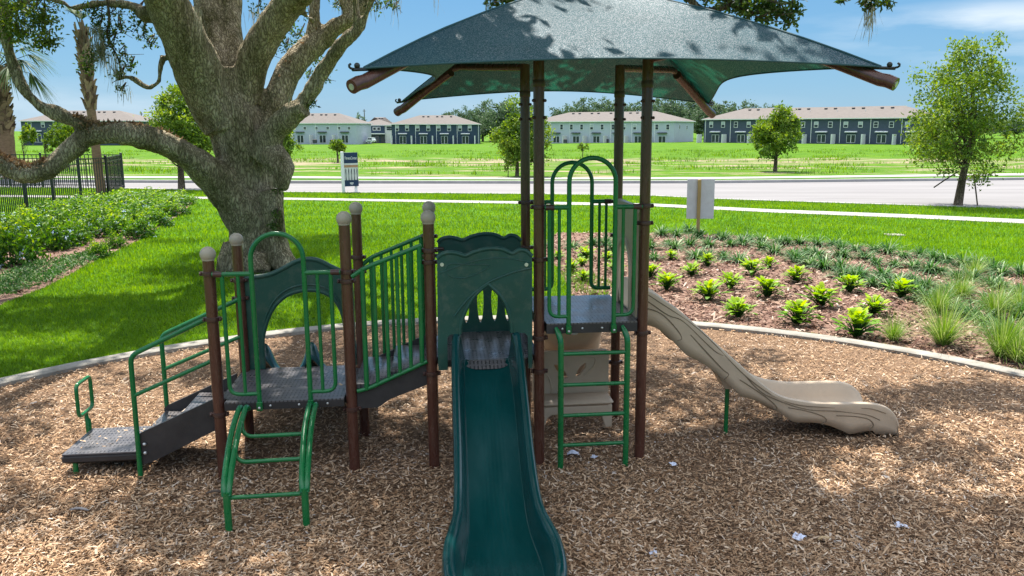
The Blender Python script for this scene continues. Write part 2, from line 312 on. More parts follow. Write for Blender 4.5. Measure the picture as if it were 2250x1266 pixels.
def unit(a): return a / np.maximum(1e-9, np.linalg.norm(a, axis=-1, keepdims=True))
def leaf_arrays(P, L, Wd, rng, up=.3, droop=0.):
    n = len(P); d = unit(rng.normal(size=(n, 3)) + np.array([0, 0, up - droop])); s = unit(np.cross(d, rng.normal(size=(n, 3)))); nn = np.cross(s, d)
    L = np.asarray(L).reshape(-1, 1) * rng.uniform(.7, 1.25, (n, 1)); Wd = np.asarray(Wd).reshape(-1, 1) * rng.uniform(.8, 1.2, (n, 1))
    a = P; b = P + d * L * .5 + s * Wd * .5 + nn * Wd * .18; c = P + d * L; e = P + d * L * .5 - s * Wd * .5 + nn * Wd * .18
    V = np.stack([a, b, c, e], 1).reshape(-1, 3); return V, np.arange(4 * n).reshape(-1, 4)
def leaf_mesh(name, P, L, Wd, rng, tone, **k):
    V, Fc = leaf_arrays(P, L, Wd, rng, **k); return npmesh(name, V, Fc, tone)
def strips(name, base, az, length, elev, droop, width, tone, seg=4, wf=None, face=None):
    """arching strap leaves; one strip of quads each"""
    n = len(az); s = np.linspace(0, 1, seg + 1); hd = np.stack([np.cos(az), np.sin(az), 0 * az], 1); sd = np.stack([-np.sin(az), np.cos(az), 0 * az], 1)
    wf = np.asarray(wf if wf is not None else (1 - s ** 2.2) * .9 + .1)
    V = np.zeros((n, seg + 1, 2, 3))
    for i, t in enumerate(s):
        c = base + hd * (length * np.cos(elev) * t)[:, None] + np.array([0, 0, 1]) * (length * (np.sin(elev) * t - droop * t * t))[:, None]
        w = (width * wf[i] * .5)[:, None]; V[:, i, 0] = c - sd * w; V[:, i, 1] = c + sd * w
    idx = np.arange(n * (seg + 1) * 2).reshape(n, seg + 1, 2)
    Fc = np.stack([idx[:, :-1, 0], idx[:, :-1, 1], idx[:, 1:, 1], idx[:, 1:, 0]], -1).reshape(-1, 4)
    return npmesh(name, V.reshape(-1, 3), Fc, np.repeat(tone, seg))
def inpoly(X, Y, poly):
    r = np.zeros(len(X), bool); n = len(poly)
    for i in range(n):
        (x0, y0), (x1, y1) = poly[i], poly[(i + 1) % n]
        c = ((y0 > Y) != (y1 > Y)) & (X < (x1 - x0) * (Y - y0) / ((y1 - y0) or 1e-9) + x0); r ^= c
    return r
# ================================================================= the play structure (local axes: x along the decks, y away from the viewer)
A = R(7.2); OX, OY = -2.78667, 6.92327
PS = empty('play_structure', (OX, OY, 0), A, label='green and brown playground climber with two slides, decks and a shade canopy on wood chips', cat='playground')
def cap_clamp(post, u, v, zs, r=.0475):
    for z in zs:
        m = MB(); m.lathe([(r + .001, -.02), (r + .011, -.016), (r + .013, 0), (r + .011, .016), (r + .001, .02)], (u, v, z), 20)
        for s in (-1, 1):
            m.box(u + s * (r + .004) - .012, u + s * (r + .004) + .02 * s + .006, v - .018, v + .012, z - .017, z + .017, .004)
            m.sphere((u + s * (r + .02), v - .02, z), .011, 6)
        m.build('clamp', MT['clamp'], post)
POSTS = [  # u, v, top, clamps, ball
    (0, 0, 1.945, (1.823, 1.435, .598), 1), (1.117, 0, 2.225, (1.815, 1.735, .6), 1), (1.817, 0, 2.225, (1.985, 1.885, .895), 1),
    (2.766, 0, 3.62, (2.345, 1.889, 1.187, .882), 0), (3.70, 0, 3.62, (2.346, 2.195, 1.205), 0),
    (.02, .94, 1.945, (1.6, 1.427, .6), 1), (1.13, .94, 2.225, (1.8, 1.66, .6), 1), (1.817, .94, 2.225, (1.99, 1.80, .9), 1),
    (2.766, 1.12, 3.62, (2.29, 1.84, 1.18, .64), 0), (3.70, 1.12, 3.62, (2.29, 1.95, 1.18, .62), 0)]
for u, v, top, cl, ball in POSTS:
    r = .0475; m = MB()
    m.lathe([(r, -.12), (r, top - .004), (r - .006, top)], (u, v, 0), 24)
    p = m.build('post', MT['post'], PS)
    cap_clamp(p, u, v, cl)
    if ball:
        q = MB(); q.lathe([(.050, -.052), (.052, -.04)] + [(.064 * math.sin(R(a)), -.064 * math.cos(R(a))) for a in range(52, 181, 10)][:-1] + [(.002, .064)], (u, v, top + .04), 24)
        q.build('cap', MT['cap'], p)
    else:
        q = MB(); q.lathe([(r + .002, -.03), (r + .006, -.02), (r + .006, .02), (r + .002, .03)], (u, v, 3.38 if v < .5 else 3.34)); q.build('collar', MT['clamp'], p)
        q = MB(); q.sphere((u - .05, v - .03, 3.24), .014, 6); q.sphere((u + .05, v - .03, 3.24), .014, 6); q.sphere((u + .05, v - .03, 3.1), .014, 6); q.sphere((u - .05, v - .03, 3.1), .014, 6); q.build('bolt', MT['clamp'], p)

def deck(u0, u1, v0, v1, zt, th, nt=.06, lip=True):
    o = [(u0 + nt, v0), (u1 - nt, v0), (u1 - nt, v0 + .115), (u1, v0 + .115), (u1, v1 - .115), (u1 - nt, v1 - .115), (u1 - nt, v1), (u0 + nt, v1), (u0 + nt, v1 - .115), (u0, v1 - .115), (u0, v0 + .115), (u0 + nt, v0 + .115)]
    m = MB(); m.prism(o, [], zt - .012, zt, lambda a, b, t: (a, b, t)); d = m.build('deck', MT['deck'], PS)
    m = MB(); m.prism(o, [], zt - th, zt - .012, lambda a, b, t: (a, b, t)); e = m.build('fascia', MT['fascia'], d)
    m = MB()
    for k in range(4): m.sphere((u0 + .2 + (u1 - u0 - .4) * k / 3, v0 - .001, zt - th * .55), .011, 6)
    m.build('bolt', MT['steel'], d)
    return d
deck(0.0, 1.117, -.06, 1.0, .715, .072)
deck(1.817, 2.766, -.045, .985, 1.02, .06)
deck(2.766, 3.70, -.06, 1.18, 1.325, .092)

def gate(u0, u1, ua, ub, z_rail, z_spring, z_foot, z_bar, bars, v, outer, curl=False):
    """arched entry rail: handrail, arch pipe and barred side panels"""
    r = .0205; m = MB(); c = (ua + ub) / 2; rad = (ub - ua) / 2
    A1 = arc(c, z_spring, rad, v)
    if curl:
        left = fillet([(u0 + .05, v, z_bar), (ua, v, z_bar), (ua, v, z_spring)], .07); right = fillet([(ub, v, z_spring), (ub, v, z_bar), (u1 - .05, v, z_bar)], .07)
        m.tube(left[:-1] + A1 + right[1:], r, 14)
    else: m.tube([(ua, v, z_foot), (ua, v, z_foot + .06)] + A1 + [(ub, v, z_foot + .06), (ub, v, z_foot)], r, 14)
    g = m.build('arch_gate', MT['pipe'], PS)
    for s, e in ((u0 + .04, ua), (ub, u1 - .04)):
        m = MB(); m.tube([(s, v, z_rail), (e, v, z_rail)], .0205); m.build('handrail', MT['pipe'], g)
    for s, e in ((outer[0], ua), (outer[1], ub)):
        if not curl:
            m = MB(); m.tube(fillet([(s, v, z_rail), (s, v, z_bar), (e, v, z_bar)], .085), .017); m.build('side_bar', MT['pipe'], g)
    for b in bars:
        m = MB(); m.tube([(b, v, z_rail), (b, v, z_bar)], .015, 10); m.build('bar', MT['pipe'], g)
    for s, e, d in ((u0, z_rail, 1), (u1, z_rail, -1)):
        m = MB(); m.tube([(s + d * .05, v, e), (s + d * .12, v, e)], .025); m.build('sleeve', MT['clamp'], g)
    if not curl:
        for e in (ua, ub):
            m = MB(); m.box(e - .024, e + .024, v - .026, v + .02, z_foot - .05, z_foot + .03, .006); m.build('foot', MT['pipe'], g)
            m = MB(); m.sphere((e, v - .028, z_foot - .02), .012, 6); m.build('bolt', MT['steel'], g)
    return g
gate(0, 1.117, .355, .780, 1.825, 1.945, .69, .79, (.244, .886), -.075, (.118, .995))
gate(2.766, 3.70, 3.018, 3.422, 2.345, 2.562, 1.28, 1.39, (2.933, 3.493), -.075, (2.847, 3.596))
gate(2.766, 3.70, 3.045, 3.45, 2.285, 2.475, 1.3, 1.395, (2.90, 2.97, 3.53, 3.60), 1.2, (2.85, 3.6), curl=True)

# curved climber in front of the low deck
m = MB(); g = None
for side, off in ((0, 0), (1, .57)):
    for k in (-1, 1):
        w = .026 * k
        P = curve([(.235 + off * .985 + w, -.085, .665), (.238 + off + w, -.20, .70), (.242 + off + w, -.5, .612), (.262 + off + w * .9, -.8, .492), (.277 + off + w * .75, -1.0, .372), (.281 + off + w * .55, -1.05, .30)], 5)
        q = MB(); q.tube(P, .0235, 12)
        o = q.build('curved_climber' if g is None else 'rail', MT['pipe'], PS if g is None else g)
        if g is None: g = o
    q = MB(); q.tube([(.282 + off, -1.05, .335), (.282 + off, -1.052, -.1)], .027, 12); q.build('leg', MT['pipe'], g)
for pts in ([(.275, -.40, .66), (.283, -.44, .585), (.34, -.475, .555), (.78, -.49, .565), (.83, -.475, .585)],
            [(.285, -.70, .55), (.29, -.74, .485), (.35, -.775, .458), (.80, -.79, .47), (.845, -.775, .49)],
            [(.285, -1.03, .28), (.85, -1.03, .285)]):
    q = MB(); q.tube(fillet(pts, .06), .0175, 10); q.build('rung', MT['pipe'], g)

# arched panel behind the low deck, and the small double slide behind it
fv = lambda v0: (lambda a, b, t: (a, v0 + t, b))
top = [(.065, 1.615), (.22, 1.628), (.33, 1.652), (.45, 1.71), (.55, 1.762), (.66, 1.785), (.76, 1.768), (.87, 1.71), (.97, 1.66), (1.075, 1.635)]
opn = [(.985, .72), (.985, 1.0), (.975, 1.16), (.945, 1.29), (.88, 1.40), (.79, 1.46), (.68, 1.485), (.56, 1.478), (.44, 1.435), (.34, 1.35), (.27, 1.24), (.225, 1.12), (.195, .98), (.19, .72)]
tc_ = [(a, b) for a, b, _ in curve([(a, b, 0) for a, b in top], 4)]
oc_ = [(a, b) for a, b, _ in curve([(a, b, 0) for a, b in opn], 4)]
m = MB(); m.prism([(.065, .72)] + tc_ + [(1.075, .72)] + oc_, [], 0, .038, fv(.95)); bp_ = m.build('arch_panel', MT['panel'], PS)
q = MB(); q.tube([(a, .962, b) for a, b in tc_], .024, 10); q.tube([(a, .962, b) for a, b in oc_], .02, 10); q.tube([(a + (.585 - a) * .0, .948, b + .055) for a, b in oc_[8:-8]], .008, 8); q.build('rim', MT['panel'], bp_)

def heightfield(name, us, vs, zf, m, parent, thick=.018, axis=None):
    V = [zf(u, v) for v in vs for u in us]; n = len(us)
    Fc = [(j * n + i, j * n + i + 1, (j + 1) * n + i + 1, (j + 1) * n + i) for j in range(len(vs) - 1) for i in range(n - 1)]
    me = bpy.data.meshes.new(name); me.from_pydata([tuple(p) for p in V], [], Fc); me.update()
    o = link(name, me, m, parent, R(50)); md = o.modifiers.new('thickness', 'SOLIDIFY'); md.thickness = thick; md.offset = 0
    return o
def sstep(a, b, x): t = min(1, max(0, (x - a) / (b - a))); return t * t * (3 - 2 * t)
def dbl(u, v):
    t = (v - 1.0) / 1.5; bed = .70 - .52 * sstep(.0, .85, t) - .02
    hgt = .07 + .19 * math.exp(-((v - 1.09) / .07) ** 2) + .05 * sstep(1.2, 1.5, v)
    d = min(abs(u - .19) * (1 if u > .19 else .3), abs(u - .635), abs(u - 1.10)); w = max(0, 1 - d / (.07 + .07 * math.exp(-((v - 1.09) / .12) ** 2)))
    return (u, v, bed + hgt * w * w * (3 - 2 * w))
heightfield('double_slide', [.08 + 1.10 * i / 70 for i in range(71)], [1.0 + 1.5 * j / 50 for j in range(51)], dbl, MT['slide'], PS)['label'] = 'small dark green double slide behind the low deck'

# transfer step and stairs at the low end
m = MB(); m.box(-1.39, -.73, .185, .85, .212, .224); tp = m.build('transfer_platform', MT['deck'], PS)
m = MB(); m.box(-1.40, -.72, .175, .86, .135, .212, .02); m.build('fascia', MT['fascia'], tp)
for u, v in ((-1.3, .215), (-1.3, .80)):
    q = MB(); q.tube([(u, v, -.1), (u, v, .15)], .022); q.build('leg', MT['pipe'], tp)
q = MB(); P = fillet([(-1.42, .83, .395), (-1.42, .67, .395), (-1.42, .67, .70), (-1.42, .99, .70), (-1.42, .99, .395), (-1.42, .83, .395)], .06); q.tube(P, .0175, 12)
hl = q.build('grab_loop', MT['pipe'], PS); hl['label'] = 'green rectangular grab loop beside the lowest step'
q = MB(); q.tube([(-1.41, .83, -.05), (-1.41, .83, .31), (-1.42, .83, .34), (-1.42, .83, .40)], [.026, .026, .018, .017]); q.build('stem', MT['pipe'], hl)
m = MB(); st = None
for v in (.085, .83):
    q = MB(); q.prism([(-.72, .14), (-.72, .40), (-.69, .425), (-.04, .715), (-.04, .435), (-.62, .155)], [], 0, .03, fv(v)); o = q.build('lower_stairs' if st is None else 'stringer', MT['fascia'], PS if st is None else st)
    if st is None: st = o; o['label'] = 'dark steel stairs from the lowest step up to the low deck'
for u0, u1, z in ((-.71, -.37, .378), (-.385, -.03, .547)):
    q = MB(); q.box(u0, u1, .118, .828, z - .05, z, .006); q.build('step', MT['deck'], st)
    q = MB(); q.box(u0, u0 + .015, .118, .828, z - .17, z - .052); q.build('riser', MT['fascia'], st)
for v, (a, b, c, d) in ((.07, ((-.708, 1.12), (-.716, -.1), (-.04, 1.437), (-.02, 1.065))), (.875, ((-.705, 1.10), (-.71, -.1), (.03, 1.432), (.01, 1.065)))):
    q = MB(); q.tube(fillet([(b[0], v, b[1]), (a[0], v, a[1]), (c[0], v, c[1])], .07), .021, 12); hr = q.build('stair_handrail', MT['pipe'], PS)
    q = MB(); q.tube([(-.70, v, .772), (d[0], v, d[1])], .018, 12); q.build('lower_bar', MT['pipe'], hr)
    q = MB()
    for z in (.25, .33): q.sphere((-.66, v + .0, z), .016, 6)
    q.build('bolt', MT['steel'], hr)

# stairs up to the slide deck, with barred guard rails
st = None
for v in (-.005, .93):
    q = MB(); q.prism([(1.165, .60), (1.165, .765), (1.20, .775), (1.79, 1.03), (1.79, .80), (1.44, .67), (1.34, .60)], [], 0, .03, fv(v)); o = q.build('upper_stairs' if st is None else 'stringer', MT['fascia'], PS if st is None else st)
    if st is None: st = o; o['label'] = 'dark steel stairs from the low deck up to the slide deck'
for u0, u1, z in ((1.15, 1.47, .815), (1.46, 1.80, .92)):
    q = MB(); q.box(u0, u1, .03, .925, z - .05, z, .006); q.build('step', MT['deck'], st)
    q = MB(); q.box(u0, u0 + .015, .03, .925, z - .15, z - .052); q.build('riser', MT['fascia'], st)
for v, top_, bot_ in ((-.03, [(1.165, 1.775), (1.27, 1.845), (1.755, 2.032)], [(1.17, .765), (1.265, .785), (1.78, 1.012)]), (.955, [(1.145, 1.70), (1.25, 1.79), (1.76, 1.996)], [(1.155, .70), (1.25, .73), (1.77, .955)])):
    q = MB(); q.tube(fillet([(a, v, b) for a, b in top_], .06), .0205); gr = q.build('stair_guard_rail', MT['pipe'], PS)
    q = MB(); q.tube(fillet([(a, v, b) for a, b in bot_], .06), .018); q.build('lower_bar', MT['pipe'], gr)
    for k in range(6):
        u = 1.253 + .0965 * k; f = (u - 1.253) / .5
        q = MB(); q.tube([(u, v, bot_[1][1] + f * (bot_[2][1] - bot_[1][1])), (u, v, top_[1][1] + f * (top_[2][1] - top_[1][1]))], .0215 if k in (0, 5) else .0165, 10); q.build('bar', MT['pipe'], gr)

# slide deck: front panel, back panel, long slide
wave = [(1.885, 1.925), (1.92, 1.958), (1.985, 1.975), (2.06, 1.965), (2.125, 1.945), (2.20, 1.975), (2.29, 1.998), (2.37, 2.003), (2.45, 1.99), (2.525, 1.957), (2.585, 1.985), (2.645, 1.975), (2.695, 1.93)]
wv = [(a, b) for a, b, _ in curve([(a, b, 0) for a, b in wave], 4)]
archp = [(2.515, 1.262), (2.512, 1.33), (2.485, 1.46), (2.42, 1.59), (2.315, 1.70), (2.20, 1.60), (2.115, 1.46), (2.072, 1.33), (2.066, 1.262)]
ar = [(a, b) for a, b, _ in curve([(a, b, 0) for a, b in archp[:5]], 4)][:-1] + [(a, b) for a, b, _ in curve([(a, b, 0) for a, b in archp[4:]], 4)]
m = MB(); m.prism([(1.872, .945)] + wv + [(2.695, .935), (2.66, .935), (2.655, 1.225), (2.63, 1.255)] + ar + [(1.985, 1.262), (1.958, 1.235), (1.955, .945)], [], 0, .035, fv(-.095))
fp = m.build('slide_panel', MT['panel'], PS); fp['label'] = 'dark green front panel with wavy top and pointed opening above the long slide'
q = MB(); q.tube([(a, -.085, b) for a, b in wv], .02, 10); q.tube([(a, -.088, b) for a, b in ar], .017, 10); q.build('rim', MT['panel'], fp)
q = MB(); q.tube(curve([(2.69, -.095, 1.83), (2.55, -.096, 1.80), (2.42, -.096, 1.755), (2.30, -.096, 1.70), (2.17, -.096, 1.60), (2.08, -.096, 1.50), (2.02, -.096, 1.42)], 5), .009, 8)
q.tube(curve([(1.95, -.095, 1.83), (2.0, -.095, 1.88), (2.15, -.095, 1.87), (2.33, -.095, 1.86), (2.22, -.095, 1.79), (2.1, -.095, 1.755), (2.0, -.095, 1.77), (1.955, -.095, 1.82)], 5), .005, 8)
q.tube(curve([(1.90, -.095, 1.80), (2.2, -.095, 1.90), (2.45, -.095, 1.92), (2.68, -.095, 1.88)], 6), .005, 8); q.build('relief', MT['panel'], fp)
q = MB()
for a, b in ((1.925, 1.875), (2.645, 1.86)): q.lathe([(.016, -.004), (.017, .004), (.002, .008)], (0, 0, 0), 14)
q.v = []; q.f = []
for a, b in ((1.925, 1.875), (2.645, 1.86)): q.tube([(a, -.094, b), (a, -.103, b)], .0165, 14)
q.build('bolt', MT['steel'], fp)
holes = []
for hx, hz, hw, hh in ((2.16, 1.24, .028, .13), (2.30, 1.30, .032, .19), (2.44, 1.30, .032, .18), (2.57, 1.24, .028, .12)):
    holes.append([(hx + hw * math.cos(t) * (1 + .25 * math.sin(t)), hz + hh * math.sin(t)) for t in [2 * PI * k / 14 for k in range(14)]])
m = MB(); m.prism([(1.885, .985)] + [(a + .01, b - .005) for a, b in wv] + [(2.70, .985)], holes, 0, .035, fv(.985)); bpn = m.build('back_panel', MT['panel'], PS); bpn['label'] = 'dark green rear panel with wavy top and slotted window'
q = MB(); q.tube([(a + .01, .99, b - .005) for a, b in wv], .02, 10); q.build('rim', MT['panel'], bpn)
q = MB(); q.tube([(1.85, 1.0, 1.86), (1.95, .98, 1.86)], .016); q.tube([(2.65, 1.0, 1.86), (2.75, 1.02, 1.86)], .016); q.build('bracket', MT['clamp'], bpn)

RIM = curve([(-.065, 1.262, .285), (-.16, 1.215, .298), (-.40, 1.06, .305), (-.75, .805, .307), (-1.05, .60, .307), (-1.35, .43, .313), (-1.60, .345, .326), (-1.80, .315, .360), (-1.96, .295, .392), (-2.14, .275, .402), (-2.32, .25, .39), (-2.46, .20, .35)], 6)
def slide_station(t):
    i = min(len(RIM) - 2, int(t)); f = t - i; a, b = np.array(RIM[i]), np.array(RIM[i + 1]); return a + (b - a) * f
NST = (len(RIM) - 1) * 1
def long_slide(k, j):
    v, zr, hw = slide_station(j); x = k; uc = 2.295 + .008 * (v + .1)
    depth = .155 + .085 * (1 - sstep(-.06, -.7, v) if v > -.7 else 0) + .03 * sstep(-1.4, -2.0, v)
    q = abs(x)  # 0 centre .. 1 outer lip
    if q > .93: z = zr - .075 * (q - .93) / .07 - .01; uu = hw * (.985 + .015 * (q - .93) / .07)
    elif q > .80: a = (q - .80) / .13; z = zr + .012 * math.sin(PI * a); uu = hw * (.84 + .145 * a)
    elif q > .56: a = (q - .56) / .24; z = zr - depth * (1 - a * a * (3 - 2 * a)); uu = hw * (.66 + .18 * a)
    else: z = zr - depth - .012 * (1 - (q / .56) ** 2); uu = hw * .66 * q / .56
    if q < .26 and v < -.3: z += .0012 * math.cos(q * 2 * PI / .085)
    return (uc + math.copysign(uu, x), v, z)
xs = [-1 + 2 * i / 96 for i in range(97)]
LS = heightfield('long_slide', xs, [j * .5 for j in range(2 * NST + 1)], lambda k, j: long_slide(k, j), MT['slide'], PS, .014); LS['label'] = 'long dark green straight slide coming down towards the viewer'
q = MB(); V = []; nn_ = 12
for j in range(9):
    for i in range(-nn_, nn_ + 1):
        x = .60 * i / nn_; v = -.035 - (.16 * math.sqrt(max(0, 1 - (x / .62) ** 4))) * j / 8; hw = .30; zr = float(np.interp(-v, [.065, .16, .40], [1.262, 1.215, 1.06])); dep = .135 + .105 * (1 - sstep(.06, .7, -v))
        V.append((2.295 + hw * .66 * x / .56, v, min(1.022, zr - dep + .006)))
w_ = 2 * nn_ + 1; q.add(V, [(j * w_ + i, j * w_ + i + 1, (j + 1) * w_ + i + 1, (j + 1) * w_ + i) for j in range(8) for i in range(2 * nn_)]); q.build('entry_plate', MT['deck'], LS)

# tall deck: straight ladder, bench panel, tan chute, tan slide
g = None
for u in (2.941, 3.535):
    q = MB(); q.tube(fillet([(u, -.145, -.12), (u, -.145, 1.20), (u - .035, -.075, 1.29)], .1), [.0265] * 7 + [.017], 14); o = q.build('ladder' if g is None else 'rail', MT['pipe'], PS if g is None else g)
    if g is None: g = o; o['label'] = 'straight green ladder with four rungs up to the tall deck'
for z in (1.068, .785, .503, .225):
    q = MB(); q.tube([(2.955, -.145, z), (3.522, -.145, z)], .0175, 12); q.build('rung', MT['pipe'], g)
def lens(cx, cz, L, w, a):
    return [(cx + L * math.cos(t) * math.cos(a) - w * math.sin(t) * abs(math.sin(t)) ** .3 * math.sin(a), cz + L * math.cos(t) * math.sin(a) + w * math.sin(t) * abs(math.sin(t)) ** .3 * math.cos(a)) for t in [2 * PI * k / 16 for k in range(16)]]
m = MB(); m.prism([(2.83, .24), (2.83, .745), (2.86, .77), (3.59, .77), (3.62, .745), (3.62, .24)], [lens(3.33, .565, .088, .026, R(55)), lens(3.12, .555, .10, .03, R(-48))], 0, .05, fv(1.06))
bn = m.build('bench_panel', MT['tan'], PS, bev=.014); bn['label'] = 'tan bench with a low back panel pierced by leaf shaped holes under the tall deck'
m = MB(); m.box(2.83, 3.62, .77, 1.065, .262, .328, .03); m.build('seat', MT['tan'], bn, bev=.012)
m = MB(); fr = [(2.84, -.05), (2.84, .272), (3.61, .272), (3.61, -.05), (3.53, -.05), (3.525, .07), (3.50, .145), (3.44, .175), (3.0, .175), (2.95, .145), (2.925, .07), (2.92, -.05)]
m.prism(fr, [], 0, .05, fv(.80)); m.build('front', MT['tan'], bn, bev=.02)
q = MB(); q.tube(curve([(2.86, 1.055, .60), (2.98, 1.055, .52), (3.02, 1.055, .40), (3.02, 1.055, .33)], 5), .007, 8); q.tube(curve([(3.10, 1.055, .735), (3.35, 1.055, .72), (3.47, 1.055, .69), (3.46, 1.055, .6), (3.36, 1.055, .5)], 5), .007, 8); q.tube(curve([(3.08, 1.055, .38), (3.2, 1.055, .42), (3.32, 1.055, .34)], 5), .006, 8); q.build('relief', MT['tan'], bn)
def chute(k, v):
    t = (v - 1.19) / 1.3; uc = 3.28 + .12 * t * t; zr = 1.20 - .85 * sstep(0, 1, t); dp = .06 + .44 * sstep(0, .2, t) - .28 * t; a = k * PI * .5
    return (uc + .37 * math.sin(a) , v, zr - dp * max(0, math.cos(a)) ** .8)
CH = heightfield('rear_chute', [-1 + 2 * i / 24 for i in range(25)], [1.19 + 1.3 * j / 24 for j in range(25)], chute, MT['tan'], PS, .015); CH['label'] = 'tan trough shaped chute leaving the back of the tall deck'
q = MB(); q.sphere((3.27, 1.178, .93), .045, 8, (1.0, 1, .45)); q.build('hand_hole', MT['white'], CH)

# hood at the top of the tan slide
fu = lambda u0: (lambda a, b, t: (u0 + t, a, b))
hood = [(.10, 1.25), (.10, 2.28), (.16, 2.33), (.96, 2.33), (1.02, 2.28), (1.02, 1.25), (.84, 1.25), (.84, 1.72), (.78, 1.88), (.66, 1.97), (.56, 1.99), (.46, 1.97), (.34, 1.88), (.28, 1.72), (.28, 1.25)]
m = MB(); m.prism(hood, [], 0, .05, fu(3.655)); hd = m.build('slide_hood', MT['tan'], PS, bev=.014); hd['label'] = 'tan upright hood panel framing the top of the tan slide'
q = MB(); q.tube([(3.65, a, b) for a, b in hood[6:]], .022, 10); q.build('rim', MT['tan'], hd)
TR = curve([(3.66, 1.555, 1.20, 1.34), (3.80, 1.545, 1.19, 1.30), (3.95, 1.455, 1.12, 1.19), (4.14, 1.315, .98, 1.05), (4.585, .915, .625, .66), (5.05, .525, .33, .33), (5.38, .415, .20, .21), (5.70, .39, .12, .17), (5.986, .384, .075, .155), (6.18, .345, .05, .15), (6.30, .25, .04, .13), (6.345, .15, .03, .10)], 6)
def tan_slide(k, s):
    u, zr, zb, bed = TR[s]; fl = .04 * sstep(5.2, 5.9, u); v0, v1 = .215 - fl, .905 + fl; rim = .055
    zb2 = zb + (.062 * abs(math.sin((u - 3.62) * PI / .56)) - .03 if u < 6.1 else 0); bed = min(bed, zr - .02)
    pr = [(v0 + .035, zb2), (v0 + .02, zb2 + (zr - zb2) * .35), (v0 + .008, zb2 + (zr - zb2) * .75), (v0, zr - .03), (v0 + .004, zr - .008), (v0 + .02, zr), (v0 + rim - .01, zr - .004), (v0 + rim, zr - .02), (v0 + rim + .03, bed + (zr - bed) * .4), (v0 + rim + .07, bed + .015), (v0 + rim + .13, bed)]
    pr = pr + [(.56, bed - .004)] + [(v0 + v1 - a, b) for a, b in pr[::-1]]
    return (u, pr[k][0], pr[k][1])
TS = heightfield('tan_slide', list(range(23)), list(range(len(TR))), tan_slide, MT['tan'], PS, .012); TS['label'] = 'tan wavy slide running down to the right'
# close the foot of the slide
q = MB(); a = [tan_slide(k, len(TR) - 1) for k in range(23)]; b = [(x + .012, y, .0) for x, y, z in a]
q.add(a + b, [(i, i + 1, i + 24, i + 23) for i in range(22)]); q.build('foot', MT['tan'], TS)
def wall_pt(u, f):
    us = [t[0] for t in TR]; i = min(range(len(us)), key=lambda i: abs(us[i] - u)); _, zr, zb, _ = TR[i]; fl = .04 * sstep(5.2, 5.9, u)
    return (u, .215 - fl + .035 * (1 - f) ** 1.3 - .0035, zb + (zr - zb) * f)
q = MB()
for pts in ([(3.80, .72), (4.0, .66), (4.15, .78), (4.45, .68), (4.62, .80), (4.9, .66), (5.1, .76), (5.4, .64), (5.7, .72), (6.0, .62), (6.15, .5)],
            [(3.80, .90), (4.3, .88), (4.8, .87), (5.2, .86), (5.6, .85), (6.0, .84), (6.2, .8)]): 
    q.tube(curve([wall_pt(u, f) for u, f in pts], 6), .0055, 6)
for c in (3.95, 4.42, 4.92, 5.42, 5.9):
    q.tube(curve([wall_pt(c - .2, .55), wall_pt(c - .02, .56), wall_pt(c + .13, .48), wall_pt(c + .19, .3), wall_pt(c + .15, .12)], 5), .006, 6)
q.build('groove_shade', MT['tan_dark'], TS)  # raised dark lines painted in for the shade of moulded grooves
q = MB(); q.tube([(4.70, .50, -.1), (4.70, .50, .66)], .022); q.build('support_leg', MT['pipe'], TS)
q = MB(); q.prism([(4.56, .66), (4.64, .52), (4.66, .505), (4.78, .505), (4.84, .52)], [], 0, .16, fv(.42)); q.build('bracket', MT['tan'], TS)

# shade canopy
CO = {'a': (1.442, -1.42, 3.396), 'b': (5.03, -1.42, 3.436), 'c': (5.09, 2.6, 3.30), 'd': (1.54, 2.6, 3.316)}; PK = np.array((3.25, .59, 4.27))
def hip(c, t):
    c = np.array(c); p = c + (PK - c) * t; p[2] = c[2] + (PK[2] - c[2]) * (1.35 * t - .35 * t * t)
    return p
def eave(c, d, s, inset, lift):
    c, d = np.array(c), np.array(d); p = c + (d - c) * s; k = 4 * s * (1 - s); m_ = PK - p; m_[2] = 0; m_ /= np.linalg.norm(m_); p = p + m_ * inset * k; p[2] += lift * k; return p
V = []; Fc = []; NS, NT = 28, 14; ED = []
for (c, d, ins, lf) in ((CO['a'], CO['b'], .30, .085), (CO['b'], CO['c'], .42, .10), (CO['c'], CO['d'], .30, .115), (CO['d'], CO['a'], .42, .10)):
    k0 = len(V); ED.append([tuple(eave(c, d, i / NS, ins, lf)) for i in range(NS + 1)])
    for j in range(NT + 1):
        t = j / NT
        for i in range(NS + 1):
            s = i / NS; h = hip(c, t) * (1 - s) + hip(d, t) * s; e = eave(c, d, s, ins, lf); e0 = np.array(c) * (1 - s) + np.array(d) * s
            p = h + (e - e0) * (1 - t) ** 1.6; p[2] -= .10 * 4 * s * (1 - s) * 4 * t * (1 - t) * .5; V.append(tuple(p))
    for j in range(NT):
        for i in range(NS): a_ = k0 + j * (NS + 1) + i; Fc.append((a_, a_ + 1, a_ + NS + 2, a_ + NS + 1))
me = bpy.data.meshes.new('canopy'); me.from_pydata(V, [], Fc); me.update()
CN = link('canopy', me, MT['fabric'], PS, R(20)); CN['label'] = 'dark blue green shade cloth canopy with pointed corners'
q = MB()
for e in ED: q.tube(e, .007, 6)
for nm in 'abcd': q.tube([tuple(hip(CO[nm], t) + np.array([0, 0, .004])) for t in (0, .1, .2, .3, .5, .75, 1)], .008, 6)
q.build('hem', mat('canopy_hem', (.02, .07, .08), .7), CN)
